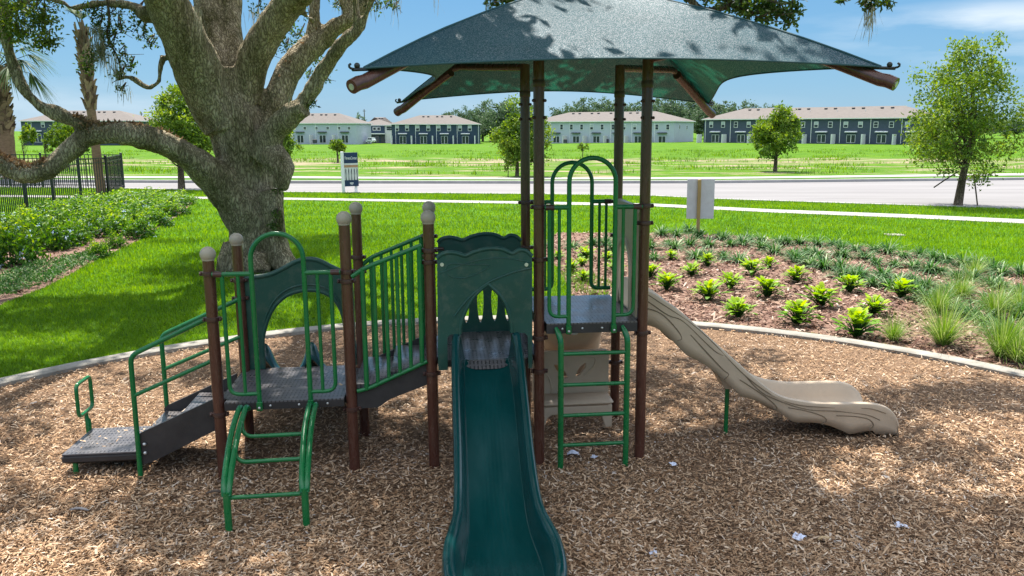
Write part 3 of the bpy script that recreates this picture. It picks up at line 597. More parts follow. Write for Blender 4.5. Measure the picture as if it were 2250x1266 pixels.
for nm, (pu, pv) in (('a', (2.766, 0)), ('b', (3.70, 0)), ('c', (3.70, 1.12)), ('d', (2.766, 1.12))):
    c = CO[nm]; e = np.array(c); d = PK - e; d[2] = 0; L = np.linalg.norm(d); d /= L
    zz = lambda t: hip(c, t)[2] - .075
    pts = [tuple((e + d * L * t)[:2]) + ((c[2] + 1.17 * t - .075) if t < 0 else zz(t) - .012,) for t in (-.042, -.02, 0, .1, .2, .28, .31)]
    q = MB(); q.tube(pts, .048, 16); rf = q.build('rafter', MT['post'], CN)
    kn = e + d * L * .36; q = MB(); q.tube(fillet([tuple((e + d * L * .33)[:2]) + (zz(.33),), tuple(kn[:2]) + (zz(.36) - .02,), (pu, pv, 3.59)], .08), .036, 14); q.build('arm', MT['post'], rf)
    en = e - d * L * .0418; q = MB(); q.tube([tuple(en[:2]) + (c[2] - .075 - .0418 * 1.17 ,), tuple((en - d * .006)[:2]) + (c[2] - .075 - .0418 * 1.17 - .002,)], .022, 10); q.build('end_plug', MT['steel'], rf)
    q = MB(); q.tube([tuple((e + d * .10)[:2]) + (c[2] + .0,), tuple((e - d * .10)[:2]) + (c[2] - .015,)], .012, 8)
    hk = [(e - d * (.10 + .03 * math.sin(a))) for a in (0, .6, 1.2, 1.9, 2.6)]
    q.tube([tuple(h[:2]) + (c[2] - .01 + .016 * (1 - math.cos(a)),) for h, a in zip(hk, (0, .6, 1.2, 1.9, 2.6))], .008, 8); q.sphere(tuple((e - d * .06)[:2]) + (c[2] + .012,), .02, 6)
    q.build('cable_clamp', MT['black'], rf)
# ================================================================= ground, roads, planting beds
def sheet(name, pts, z, m, kind='structure', edge=0.):
    b = MB(); V = [(x, y, z) for x, y in pts]; tri = tessellate_polygon([[Vector(p) for p in V]]); b.add(V, [tuple(t) for t in tri])
    o = b.build(name, m, None, 0); tag(o, kind=kind)
    if o.data.polygons[0].normal.z < 0: o.data.flip_normals()
    return o
def sm(x): x = np.clip(x, 0, 1); return x * x * (3 - 2 * x)
def terrain(X, Y): return -1.05 * sm((44 - X) / 75) * sm((Y - 100) / 110)
def field_mat():
    m = mat('field_grass', (.10, .30, .008), .9, .1); n, l = nodes(m); b = n['Principled BSDF']
    t = n.new('ShaderNodeTexCoord'); mp = n.new('ShaderNodeMapping'); mp.inputs['Scale'].default_value = (.075, .26, 1); l.new(t.outputs['Object'], mp.inputs[0])
    z = n.new('ShaderNodeTexNoise'); z.inputs['Scale'].default_value = 1.5; z.inputs['Detail'].default_value = 9; z.inputs['Roughness'].default_value = .68; l.new(mp.outputs[0], z.inputs[0])
    sp = n.new('ShaderNodeSeparateXYZ'); l.new(t.outputs['Object'], sp.inputs[0])
    c = n.new('ShaderNodeFloatCurve'); cm = c.mapping.curves[0]   # how much mown straw lies at each distance
    d = n.new('ShaderNodeMapRange'); d.inputs[1].default_value = 50; d.inputs[2].default_value = 130; l.new(sp.outputs[1], d.inputs[0]); l.new(d.outputs[0], c.inputs[1])
    for p, v in ((0, .12), (.12, .26), (.2, .24), (.35, .36), (.44, .44), (.52, .30), (.58, .05), (1, .02)):
        if p == 0: cm.points[0].location = (0, v)
        elif p == 1: cm.points[-1].location = (1, v)
        else: cm.points.new(p, v)
    c.mapping.update()
    ad = n.new('ShaderNodeMath'); ad.operation = 'ADD'; zc_ = n.new('ShaderNodeMapRange'); zc_.inputs[1].default_value = .32; zc_.inputs[2].default_value = .70; l.new(z.outputs[0], zc_.inputs[0]); l.new(zc_.outputs[0], ad.inputs[0]); l.new(c.outputs[0], ad.inputs[1])
    r = ramp(n, [(.0, (0, 0, 0)), (.98, (0, 0, 0)), (1.0, (1, 1, 1))])
    mr = n.new('ShaderNodeMapRange'); mr.inputs[1].default_value = .80; mr.inputs[2].default_value = .95; l.new(ad.outputs[0], mr.inputs[0])
    mp2 = n.new('ShaderNodeMapping'); mp2.inputs['Scale'].default_value = (.25, .6, 1); l.new(t.outputs['Object'], mp2.inputs[0])
    z2 = n.new('ShaderNodeTexNoise'); z2.inputs['Scale'].default_value = 1.2; z2.inputs['Detail'].default_value = 9; z2.inputs['Roughness'].default_value = .7; l.new(mp2.outputs[0], z2.inputs[0])
    g = ramp(n, [(.30, (.032, .10, .002)), (.5, (.066, .155, .003)), (.7, (.13, .225, .006))]); l.new(z2.outputs[0], g.inputs[0])
    s = ramp(n, [(.3, (.17, .15, .07)), (.5, (.27, .215, .14)), (.7, (.38, .31, .23))]); l.new(z2.outputs[0], s.inputs[0])
    mixn = n.new('ShaderNodeMix'); mixn.data_type = 'RGBA'; l.new(mr.outputs[0], mixn.inputs[0]); l.new(g.outputs[0], mixn.inputs[6]); l.new(s.outputs[0], mixn.inputs[7])
    l.new(mixn.outputs[2], b.inputs['Base Color'])
    bp = n.new('ShaderNodeBump'); bp.inputs['Strength'].default_value = .8; bp.inputs['Distance'].default_value = .5; l.new(z2.outputs[0], bp.inputs['Height']); l.new(bp.outputs[0], b.inputs['Normal'])
    return m
FM = field_mat()
gx = np.concatenate([[-1500, -600], np.linspace(-300, 300, 61), [600, 1500]]); gy = np.concatenate([[-200, 20, 48], np.linspace(60, 320, 53), [500, 1000, 2200]])
XX, YY = np.meshgrid(gx, gy); ZZ = terrain(XX, YY) - .03; nx = len(gx)
V = np.stack([XX, YY, ZZ], -1).reshape(-1, 3); I = np.arange(len(V)).reshape(len(gy), nx)
Fc = np.stack([I[:-1, :-1], I[:-1, 1:], I[1:, 1:], I[1:, :-1]], -1).reshape(-1, 4)
tag(link('field_ground', npmesh('field_ground', V, Fc), FM, None, R(60)), kind='structure')

lawn_m = mat('lawn_turf', (.032, .105, .004), .9, .1, .3, .6, .5, 18, col2=(.075, .19, .006))
wf = [gnd(x, y) for x, y in ((-900, 389), (280, 390), (620, 390), (1150, 393), (1570, 392), (2250, 383.5), (3000, 374))]
sheet('lawn', [(-70, -14), (70, -14)] + [tuple(p) for p in wf[::-1]], 0, lawn_m)
nt_ = [(-900, 421), (280, 432), (620, 435), (1000, 441), (1430, 448), (1700, 461), (2000, 472), (2250, 483), (2700, 505)]
nb_ = [(-900, 426), (280, 436), (620, 439.5), (1000, 446), (1430, 454), (1700, 468), (2000, 480), (2250, 492), (2700, 515)]
sheet('near_sidewalk', [tuple(gnd(*p)) for p in nt_ + nb_[::-1]], .016, MT['walk'])
rn = [(-900, 402), (-200, 410), (280, 415), (620, 423), (1150, 427), (1430, 431), (1570, 438), (1900, 449), (2250, 459), (2900, 480)]
rf_ = [(-900, 398), (280, 402), (620, 403.5), (1150, 404), (1570, 403), (2250, 396), (2900, 389)]
sheet('road', [tuple(gnd(*p)) for p in rn + rf_[::-1]], .008, MT['road'])
sheet('far_sidewalk', [tuple(gnd(*p)) for p in [(-900, 386), (280, 388), (620, 388), (1150, 391), (1570, 390), (2250, 381), (2900, 373)] + [(2900, 377), (2250, 386), (1570, 394), (1150, 395), (620, 392), (280, 392), (-900, 390)]], .02, MT['walk'])
def kerb(name, line, w, h):
    P = [np.array(gnd(*p)) for p in line]; m = MB(); L = []
    for i, p in enumerate(P):
        d = P[min(i + 1, len(P) - 1)] - P[max(0, i - 1)]; d /= np.linalg.norm(d); nrm = np.array((-d[1], d[0])); L.append((p, p + nrm * w))
    for (a, b), (c, d) in zip(L, L[1:]):
        V = [(*a, -.05), (*b, -.05), (*d, -.05), (*c, -.05), (*a, h), (*b, h), (*d, h), (*c, h)]
        m.add(V, [(4, 5, 6, 7), (0, 4, 7, 3), (1, 2, 6, 5), (0, 1, 5, 4), (3, 7, 6, 2)])
    return tag(m.build(name, MT['kerb']), kind='structure')
kerb('far_kerb', rf_, .35, .16)
kerb('near_kerb', rn[::-1], .25, .05)

# playground circle: chips, concrete edging
CC, CR = np.array((-.19, 5.76)), 7.31
chip_ground = mat('chip_bed', (0.13, .076, .042), .95, .1, .5, 38, 1.0, 55, col2=(.32, .21, .135))
V = [(CC[0], CC[1], .012)]; n = 96
for rr in np.linspace(.4, CR + .03, 22):
    for k in range(n):
        x, y = CC[0] + rr * math.cos(2 * PI * k / n), CC[1] + rr * math.sin(2 * PI * k / n)
        V.append((x, y, .014 + .016 * noise.noise((x * .9, y * .9, 0)) + .007 * noise.noise((x * 3, y * 3, 4))))
Fc = [(0, 1 + k, 1 + (k + 1) % n) for k in range(n)] + [(1 + j * n + k, 1 + j * n + (k + 1) % n, 1 + (j + 1) * n + (k + 1) % n, 1 + (j + 1) * n + k) for j in range(21) for k in range(n)]
me = bpy.data.meshes.new('playground_ground'); me.from_pydata(V, [], [f[::-1] if False else f for f in Fc]); me.update()
pg = tag(link('playground_ground', me, chip_ground, None, R(60)), kind='structure')
m = MB(); V = []; n = 180
for k in range(n):
    a = 2 * PI * k / n; c, s = math.cos(a), math.sin(a); j = .006 * noise.noise((c * 9, s * 9, 2))
    for rr, z in ((CR - .03, -.05), (CR - .03, .055), (CR - .015, .066), (CR + .195, .066), (CR + .21, .055), (CR + .21, -.05)): V.append((CC[0] + (rr + j) * c, CC[1] + (rr + j) * s, z + j * .5))
m.add(V, [(k * 6 + i, k * 6 + i + 1, ((k + 1) % n) * 6 + i + 1, ((k + 1) % n) * 6 + i) for k in range(n) for i in range(5)])
edg = m.build('concrete_edging', MT['concrete']); tag(edg, 'pale concrete ring edging around the wood chip playground', 'edging')

def scatter_chips(name, xy, z, L, Wd, m, tone_lo=0., tone_hi=1.):
    n = len(xy); rng = RNG; a = rng.uniform(0, 2 * PI, n); ti = rng.normal(0, .26, n); ro = rng.normal(0, .35, n)
    d = np.stack([np.cos(a) * np.cos(ti), np.sin(a) * np.cos(ti), np.sin(ti)], 1); s = np.stack([-np.sin(a), np.cos(a), 0 * a], 1); s = unit(s * np.cos(ro)[:, None] + np.cross(s, d) * np.sin(ro)[:, None])
    L = L * rng.lognormal(0, .38, n); Wd = Wd * rng.lognormal(0, .35, n)
    c = np.column_stack([xy, z + rng.uniform(.004, .03, n) + np.abs(np.sin(ti)) * L * .35])
    sk = rng.uniform(-.25, .25, (n, 1)) * L[:, None] * d
    V = np.stack([c - d * L[:, None] / 2 - s * Wd[:, None] / 2, c + d * L[:, None] / 2 - s * Wd[:, None] * rng.uniform(.15, .5, (n, 1)), c + d * L[:, None] / 2 + s * Wd[:, None] * rng.uniform(.15, .5, (n, 1)) + sk, c - d * L[:, None] / 2 + s * Wd[:, None] / 2 + sk], 1).reshape(-1, 3)
    t = np.clip(rng.beta(1.5, 1.5, n) * (tone_hi - tone_lo) + tone_lo, 0, 1)
    return tag(link(name, npmesh(name, V, np.arange(4 * n).reshape(-1, 4), t), m), kind='stuff')
N0 = 330000
y = 4.55 / (1 - RNG.uniform(0, 1, N0) * (1 - 4.55 / 13.2)); x = RNG.uniform(-1, 1, N0) * (y * .64 + .4) - .035 * y
ok = (np.hypot(x - CC[0], y - CC[1]) < CR - .04)
xy = np.stack([x, y], 1)[ok][:165000]
ex = np.stack([RNG.uniform(-4.5, 4.5, 22000), RNG.uniform(2.2, 4.6, 22000)], 1); xy = np.concatenate([xy, ex])
zz = np.array([.014 + .016 * noise.noise((a * .9, b * .9, 0)) for a, b in xy])
scatter_chips('wood_chips', xy, zz, .032, .0095, MT['chip'])['label'] = 'loose tan and brown wood chips covering the playground'
xl = xy[RNG.choice(len(xy), 700)]; Vl, Fl = leaf_arrays(np.column_stack([xl, np.full(700, .045)]), np.full(700, .06), np.full(700, .024), RNG, up=0.); Vl[:, 2] = np.maximum(.02 + (Vl[:, 2] - .045) * .3 + .022, .03)
tag(link('leaf_litter', npmesh('leaf_litter', Vl, Fl, RNG.uniform(0, 1, 700)), MT['fern']), 'dry brown oak leaves scattered over the wood chips', None, None, 'stuff')
def loc(u, v): return np.stack([OX + u * math.cos(A) - v * math.sin(A), OY + u * math.sin(A) + v * math.cos(A)], 1)
uv = np.array([(RNG.uniform(-1.35, -.78), RNG.uniform(.25, .8)) for q in range(26)] + [(RNG.uniform(-.68, -.42), RNG.uniform(.2, .75)) for q in range(16)] + [(RNG.uniform(.1, 1.0), RNG.uniform(.05, .9)) for q in range(10)])
scatter_chips('spilled_chips', loc(uv[:, 0], uv[:, 1]), np.concatenate([np.full(26, .224), np.full(16, .378), np.full(10, .715)]), .034, .011, MT['chip'], .5, 1.)['label'] = 'a few wood chips kicked up onto the lowest step and stairs'

bed_poly = [(-.17, 20.36), (.4, 24.79), (3.15, 24.68), (5.28, 24.03), (6.37, 23.22), (7.9, 22.18), (9.1, 20.75), (9.84, 19.28), (10.6, 17.6), (11.6, 14.5), (11.5, 11.5), (9.4, 6.5), (7.4, 6.4), (7.2, 7.8), (6.75, 9), (6.0, 10.2), (5.0, 11.3), (4, 12.15), (2.6, 12.9), (1.6, 13.1), (.7, 13.15), (.5, 15.5), (.3, 18.4)]
bark_ground = mat('bark_bed', (.17, .095, .07), .95, .1, .45, 26, 1.0, 40, col2=(.34, .22, .17))
sheet('planting_bed_ground', bed_poly, .010, bark_ground)
lb_poly = [(-9.3, 13.6), (-9.43, 14.31), (-9.63, 16.02), (-10.3, 18.95), (-11.06, 22.74), (-13.12, 30.55), (-15.07, 36.57), (-19.3, 39.2), (-17.4, 27.5), (-15.2, 20.5), (-13, 13)]
sheet('shrub_bed_ground', lb_poly, .010, bark_ground)
def fill(poly, n, w=None):
    p = np.array(poly); X = RNG.uniform(p[:, 0].min(), p[:, 0].max(), n); Y = RNG.uniform(p[:, 1].min(), p[:, 1].max(), n); k = inpoly(X, Y, poly)
    if w is not None: k &= RNG.uniform(0, 1, n) < w(X, Y)
    return np.stack([X, Y], 1)[k]
b1 = fill(bed_poly, 62000, lambda X, Y: np.clip(14 / Y, .3, 1)); b1 = b1[np.hypot(b1[:, 0] - CC[0], b1[:, 1] - CC[1]) > CR + .22]
b2 = fill(lb_poly, 12000); bb = np.concatenate([b1, b2])
scatter_chips('bark_mulch', bb, np.full(len(bb), .010), .075, .028, MT['bark_chip'])['label'] = 'reddish brown bark mulch lying in the planting beds'

# lawn blades
def lawn_ok(X, Y):
    k = np.hypot(X - CC[0], Y - CC[1]) > CR + .22
    k &= ~inpoly(X, Y, bed_poly) & ~inpoly(X, Y, lb_poly); return k
nb2 = [tuple(gnd(x, y + 1)) for x, y in nb_]
N1 = 640000
y = 9.2 / (1 - RNG.uniform(0, 1, N1) * (1 - 9.2 / 39)); x = RNG.uniform(-.72, .70, N1) * (y + 2.)
ylim = np.interp(x, [p[0] for p in nb2], [p[1] for p in nb2])
k = lawn_ok(x, y) & (y < ylim - .05) & (x < 22); x, y = x[k], y[k]
yv = RNG.uniform(0, 1, 60000); xs_ = RNG.uniform(-30, 22, 60000); y0 = np.interp(xs_, [gnd(*p)[0] for p in nt_], [gnd(*p)[1] for p in nt_]) + .08; y1 = np.interp(xs_, [gnd(*p)[0] for p in rn], [gnd(*p)[1] for p in rn]) - .3
x = np.concatenate([x, xs_]); y = np.concatenate([y, y0 + (y1 - y0) * yv])
for (a_, b_) in (((1390, 490), (1700, 503)), ((1640, 486), (1730, 500)), ((1905, 508), (1985, 511)), ((2080, 545), (2210, 562)), ((2160, 497), (2260, 506)), ((1700, 515), (1850, 522)), ((1600, 478), (1690, 482))):
    a_, b_ = gnd(*a_), gnd(*b_); d_ = b_ - a_; t_ = np.clip(((x - a_[0]) * d_[0] + (y - a_[1]) * d_[1]) / (d_ @ d_), 0, 1); ds = np.hypot(x - a_[0] - d_[0] * t_, y - a_[1] - d_[1] * t_)
    kk = ds > .11 * (.6 + .4 * np.sin(t_ * 23)); x, y = x[kk], y[kk]
n = len(x); dist = np.clip(y / 16, .75, 2.4); h = RNG.uniform(.035, .085, n) * np.clip(dist, .8, 1.25); a = RNG.uniform(0, 2 * PI, n); w = RNG.uniform(.006, .012, n) * dist; le = RNG.uniform(.01, .06, n)
c = np.stack([x, y, 0 * x], 1); sd = np.stack([np.cos(a), np.sin(a), 0 * a], 1) * w[:, None]; tip = c + np.stack([np.cos(a + 1.57) * le, np.sin(a + 1.57) * le, h], 1)
V = np.stack([c - sd, c + sd, tip], 1).reshape(-1, 3)
tn = np.clip(RNG.normal(.52, .17, n), 0, 1)
tag(link('lawn_grass', npmesh('lawn_grass', V, np.arange(3 * n).reshape(-1, 3), tn), MT['blade']), 'bright green mown lawn grass around the playground', None, None, 'stuff')
# rank weeds in the field beyond the road
n = 9000; y = RNG.uniform(58, 130, n); x = RNG.uniform(-.62, .62, n) * y; ylw = np.interp(x, [p[0] for p in wf], [p[1] for p in wf]); cl = np.array([noise.noise((a * .12, b * .2, 3)) for a, b in zip(x, y)]); k = (cl > .12) & (y > ylw + 1); x, y = x[k], y[k]; n = len(x)
P = np.repeat(np.stack([x, y, terrain(x, y) - .03], 1), 7, 0) + np.concatenate([RNG.normal(0, .3, (n * 7, 2)), np.zeros((n * 7, 1))], 1); nn = len(P)
tag(link('field_weeds', strips('field_weeds', P, RNG.uniform(0, 2 * PI, nn), RNG.uniform(.12, .5, nn), RNG.uniform(.8, 1.4, nn), RNG.uniform(0, .4, nn), RNG.uniform(.03, .07, nn), np.clip(RNG.normal(.35, .2, nn), 0, 1), 2), MT['blade']), 'rank green weeds growing in the open field', None, None, 'stuff')

# ================================================================= the live oak
PX = lambda r, Y: r / F * (Y * CT + .3)
LIMBS = [
 [(566, 640, 18.3, 76), (566, 596, 18.3, 70), (563, 560, 18.3, 61), (560, 500, 18.3, 56), (553, 440, 18.3, 56), (542, 380, 18.3, 56), (528, 320, 18.2, 58), (510, 260, 18.1, 58), (492, 200, 18.0, 49), (482, 150, 18, 38)],
 [(500, 270, 18, 54), (452, 190, 17.7, 50), (414, 110, 17.3, 47), (376, 30, 17, 46), (340, -60, 16.6, 44), (295, -170, 16, 40), (230, -290, 15, 26)],
 [(500, 240, 18.2, 44), (475, 120, 18.6, 36), (462, 30, 19, 33), (446, -80, 19.3, 30), (420, -220, 19.4, 30)],
 [(518, 190, 18.3, 34), (510, 90, 18.8, 24), (503, 0, 19.2, 24), (495, -90, 19.6, 28), (500, -230, 20, 18)],
 [(535, 215, 18.2, 36), (556, 140, 18.1, 34), (590, 70, 18, 33), (640, 5, 17.8, 31), (715, -75, 17.2, 27), (840, -190, 15.5, 22), (1000, -330, 13, 14)],
 [(575, 300, 18.3, 32), (602, 226, 18.5, 28), (640, 152, 18.8, 27), (690, 97, 19, 25), (735, 62, 19, 20), (775, 38, 19, 17), (815, -15, 19, 12), (860, -90, 18.6, 9)],
 [(690, 100, 19, 19), (691, 45, 19, 14), (689, -25, 19, 13), (695, -110, 19, 11)],
 [(770, 42, 19, 12), (775, 10, 19, 10), (790, -40, 19, 8)], [(765, 35, 19, 9), (757, 5, 19, 8), (752, -40, 19, 7)],
 [(575, 345, 18, 34), (612, 280, 17.8, 27), (645, 252, 17.7, 22), (671, 238, 17.6, 21)],
 [(650, 247, 17.7, 17), (690, 188, 17.6, 16.5), (725, 130, 17.5, 14.5), (760, 85, 17.4, 13), (790, 66, 17.4, 11), (806, 35, 17.3, 8), (822, -20, 17.2, 7), (850, -90, 17, 6)],
 [(780, 75, 17.4, 10), (785, 50, 17.4, 9), (782, 10, 17.4, 8), (780, -40, 17.4, 7)],
 [(552, 520, 18.1, 34), (532, 462, 18, 46), (472, 392, 17.6, 39), (420, 349, 17.2, 31), (360, 315, 16.8, 26), (300, 298, 16.5, 23), (245, 294, 16.3, 21), (195, 299, 16.2, 22), (160, 327, 16.1, 23), (120, 363, 16, 22), (80, 384, 15.9, 20), (40, 379, 15.9, 20), (0, 362, 15.8, 21), (-60, 330, 15.6, 24), (-150, 320, 15.2, 20), (-260, 250, 15, 14)],
 [(225, 294, 16.2, 19), (172, 272, 16.2, 15), (130, 252, 16.1, 13), (92, 234, 16.1, 12), (55, 199, 16, 12), (30, 150, 16, 11.5), (15, 90, 16, 11), (8, 30, 16, 11), (2, -50, 16, 10), (-30, -180, 16, 10)],
 [(590, 330, 17.9, 34), (622, 372, 17.65, 24), (616, 412, 17.6, 15)], [(592, 420, 18, 30), (606, 480, 17.9, 22), (612, 540, 17.9, 26), (632, 590, 17.8, 26), (655, 604, 17.8, 16)], [(520, 540, 18, 30), (505, 580, 17.9, 30), (488, 606, 17.9, 20)], [(560, 570, 17.8, 30), (572, 606, 17.5, 22)],
 [(372, 18, 17, 24), (322, 32, 17.2, 16), (285, 14, 17.3, 10), (225, 8, 17.3, 7.5), (165, 18, 17.3, 7.5), (140, 6, 17.3, 6), (100, -8, 17.3, 5), (40, -40, 17.3, 4)],
 [(360, 120, 17.3, 10), (354, 150, 17.2, 6), (350, 178, 17.2, 6), (325, 192, 17.2, 6.5), (300, 178, 17.2, 5.5), (280, 170, 17.2, 5), (262, 173, 17.2, 4.5), (243, 186, 17.2, 3.5)],
 [(8, 30, 16, 8), (30, 12, 16, 6), (80, 0, 16, 4), (140, -30, 16, 3)],
 [(655, 10, 17.8, 8), (672, 35, 18, 5.5), (690, 48, 18.6, 5)],
 # limbs that leave the frame and spread above the playground
 [(720, -75, 17.2, 26), (1100, -420, 12, 20), (1500, -700, 9, 11)], [(650, -40, 17.5, 26), (500, -500, 12.5, 22), (420, -900, 9.5, 11)], [(330, -100, 16.5, 26), (60, -420, 13, 20), (-300, -700, 11, 10)],
]
m = MB()
def jit(P, k): return [tuple(np.array(p) + np.array([noise.noise((p[0] * 1.3, p[2] * 1.3, k)), noise.noise((p[1], p[2] * 1.3, k + 9)), noise.noise((p[0], p[2], k + 5))]) * .05) for p in P]
for q, lm in enumerate(LIMBS):
    P = [(*at(px, py, Y), PX(r, Y)) for px, py, Y, r in lm]; cv = curve(P, 5)
    m.tube(jit([c[:3] for c in cv], q), [max(.012, c[3]) for c in cv], 14)
me = bpy.data.meshes.new('oak'); me.from_pydata(m.v, [], m.f); me.update(); tmp = bpy.data.objects.new('oak', me); COL.objects.link(tmp)
rm = tmp.modifiers.new('r', 'REMESH'); rm.mode = 'VOXEL'; rm.voxel_size = .036; rm.use_smooth_shade = True
sm_ = tmp.modifiers.new('s', 'SMOOTH'); sm_.iterations = 3; sm_.factor = .5
dg = bpy.context.evaluated_depsgraph_get(); me2 = bpy.data.meshes.new_from_object(tmp.evaluated_get(dg)); bpy.data.objects.remove(tmp)
co_ = np.zeros(len(me2.vertices) * 3); me2.vertices.foreach_get('co', co_); co_ = co_.reshape(-1, 3); nm_ = np.zeros_like(co_).reshape(-1); me2.vertices.foreach_get('normal', nm_); nm_ = nm_.reshape(-1, 3)
dsp = np.array([.055 * noise.noise((p[0] * 2.2, p[1] * 2.2, p[2] * .9)) + .030 * noise.noise((p[0] * 6, p[1] * 6, p[2] * 2.4)) + .012 * noise.noise((p[0] * 15, p[1] * 15, p[2] * 6)) for p in co_])
me2.vertices.foreach_set('co', (co_ + nm_ * dsp[:, None]).reshape(-1)); me2.update()
OAK = link('oak_tree', me2, MT['oak_bark'], None, R(80)); OAK.data.name = 'oak_tree'
tag(OAK, 'massive old live oak with forking mossy limbs behind the playground', 'oak tree')

# foliage: unseen clumps set where their shadows should fall; gaps leave sun patches
def shade_amount(X, Y):
    """how closely the crown is leafed above the piece of ground it shades"""
    nz_ = np.array([noise.noise((a * .42, b * .6, 1.7)) + .6 * noise.noise((a * 1.1, b * 1.6, 8.1)) for a, b in zip(X, Y)])
    p = np.where(Y < 12.2, .26, .30) + .9 * nz_; p = np.where((Y < 6.6) & (X < 1.6), p + .16, p)
    p += .55 * np.exp(-(((X - 4.6) / 1.3) ** 2 + ((Y - 9.6) / .55) ** 2)) + .5 * np.exp(-(((X - 3.6) / .8) ** 2 + ((Y - 5.3) / .6) ** 2)) + .5 * np.exp(-(((X + 3.6) / 1.0) ** 2 + ((Y - 6.3) / .5) ** 2)) + .6 * np.exp(-(((X + 6.3) / 1.6) ** 2 + ((Y - 13.2) / .8) ** 2)) + .7 * np.exp(-(((X + 4.2) / 1.0) ** 2 + ((Y - 22) / 1.6) ** 2)) + .8 * np.exp(-(((X - .4) / 1.8) ** 2 + ((Y - 8.3) / 1.2) ** 2)) + .5 * np.exp(-(((X + 1.0) / 1.2) ** 2 + ((Y - 7.2) / 1.0) ** 2))
    p = np.where((Y > 12.6) & (X > -5.2), p - 1.2 * np.clip((X + 5.2) / 3 + (Y - 12.6) / 6, 0, 1), p)
    p -= 1.3 * np.exp(-(((X - 2.55) / .75) ** 2 + ((Y - 6.35) / .75) ** 2))
    p -= .7 * np.exp(-(((X - 1.2) / .6) ** 2 + ((Y - 7.9) / .6) ** 2)) + .7 * np.exp(-(((X - 2.9) / 1.1) ** 2 + ((Y - 8.6) / .5) ** 2))
    p -= .9 * np.exp(-(((X + 4.2) / .8) ** 2 + ((Y - 7.6) / .7) ** 2)) + .6 * np.exp(-(((X + 2.6) / .7) ** 2 + ((Y - 8.6) / .6) ** 2))
    p -= .7 * np.exp(-(((X + 3.4) / .7) ** 2 + ((Y - 5.5) / .4) ** 2))
    p = np.where((X > 4.2) & (Y > 9.5), p - .9, p); p = np.where(X > 7.5, -1, p); p = np.where((Y > 11.3) & (X > 1.2), p - .8, p)
    p = np.where(Y > 27, p - .8, p); p = np.where((X < -8.5) & (Y > 16), p - .55, p)
    p -= .5 * np.exp(-(((X + 5.4) / 1.2) ** 2 + ((Y - 9.2) / .9) ** 2)) + .5 * np.exp(-(((X + 4.6) / 1.0) ** 2 + ((Y - 11) / .5) ** 2)) + .7 * np.exp(-(((X - 4.6) / 1.2) ** 2 + ((Y - 8.0) / .7) ** 2))
    return p
rng = np.random.RandomState(5); gx_ = rng.uniform(-15, 9, 9000); gy_ = rng.uniform(1.5, 24, 9000)
k = rng.uniform(0, 1, 9000) < shade_amount(gx_, gy_); gx_, gy_ = gx_[k], gy_[k]
zlo = (3.9 + .145 * gy_) / .9275 + .7; z = zlo + 1.2 + rng.uniform(0, 1, len(gx_)) ** 1.2 * 4.5
ctr = np.stack([gx_ - .174 * z, gy_ + .5 * z, z], 1); rad = rng.uniform(.35, .7, len(z))
px, py, zc = proj(ctr); okc = (py + rad / np.maximum(zc, .5) * F < -12) | (px < -260) | (px > 2500)
# keep some gap over the sunny part of the canopy roof
g = ctr; tt = (3.95 - g[:, 2]) / -1.0; hx, hy = g[:, 0] + .174 * tt, g[:, 1] - .5 * tt
okc &= ~((((hx - .50) / 1.05) ** 2 + ((hy - 6.85) / .85) ** 2 < 1 + rng.normal(0, .25, len(g))))
okc &= ~((((hx - 1.2) / 1.0) ** 2 + ((hy - 7.1) / .45) ** 2 < 1) & (rng.uniform(0, 1, len(g)) < .6))
cxn, cyn = rng.uniform(-1.6, 2.4, 420), rng.uniform(5.4, 8.6, 420); zn = rng.uniform(6.6, 9.2, 420) - 3.8  # extra clumps added out of view to shade the canopy roof
nq = np.array([noise.noise((a * .9, b * .9, 5.5)) for a, b in zip(cxn, cyn)])
out = (((cxn - .62) / .80) ** 2 + ((cyn - 6.7) / .75) ** 2 > 1.25 + 1.0 * nq) & (nq > np.where(cxn < 0, -.35, -.02))
c2 = np.stack([cxn - .174 * zn, cyn + .5 * zn, zn + 3.8], 1)[out]; r2_ = rng.uniform(.22, .4, len(c2)); px, py, zc = proj(c2); ok2 = (py + r2_ / np.maximum(zc, .5) * F < -12)
ctr, rad = ctr[okc], rad[okc]; ctr, rad = np.concatenate([ctr[:1900], c2[ok2]]), np.concatenate([rad[:1900], r2_[ok2]])
nl = 44; P = np.repeat(ctr, nl, 0) + rng.normal(0, .5, (len(ctr) * nl, 3)) * np.repeat(rad, nl)[:, None] * np.array([1, 1, .6])
px, py, zc = proj(P); vis = (px > -30) & (px < 2280) & (py > -4) & (zc > 0); P = P[~vis]
V1, F1 = leaf_arrays(P, np.full(len(P), .19), np.full(len(P), .105), rng); t1 = np.clip(rng.normal(.45, .2, len(P)), 0, 1)
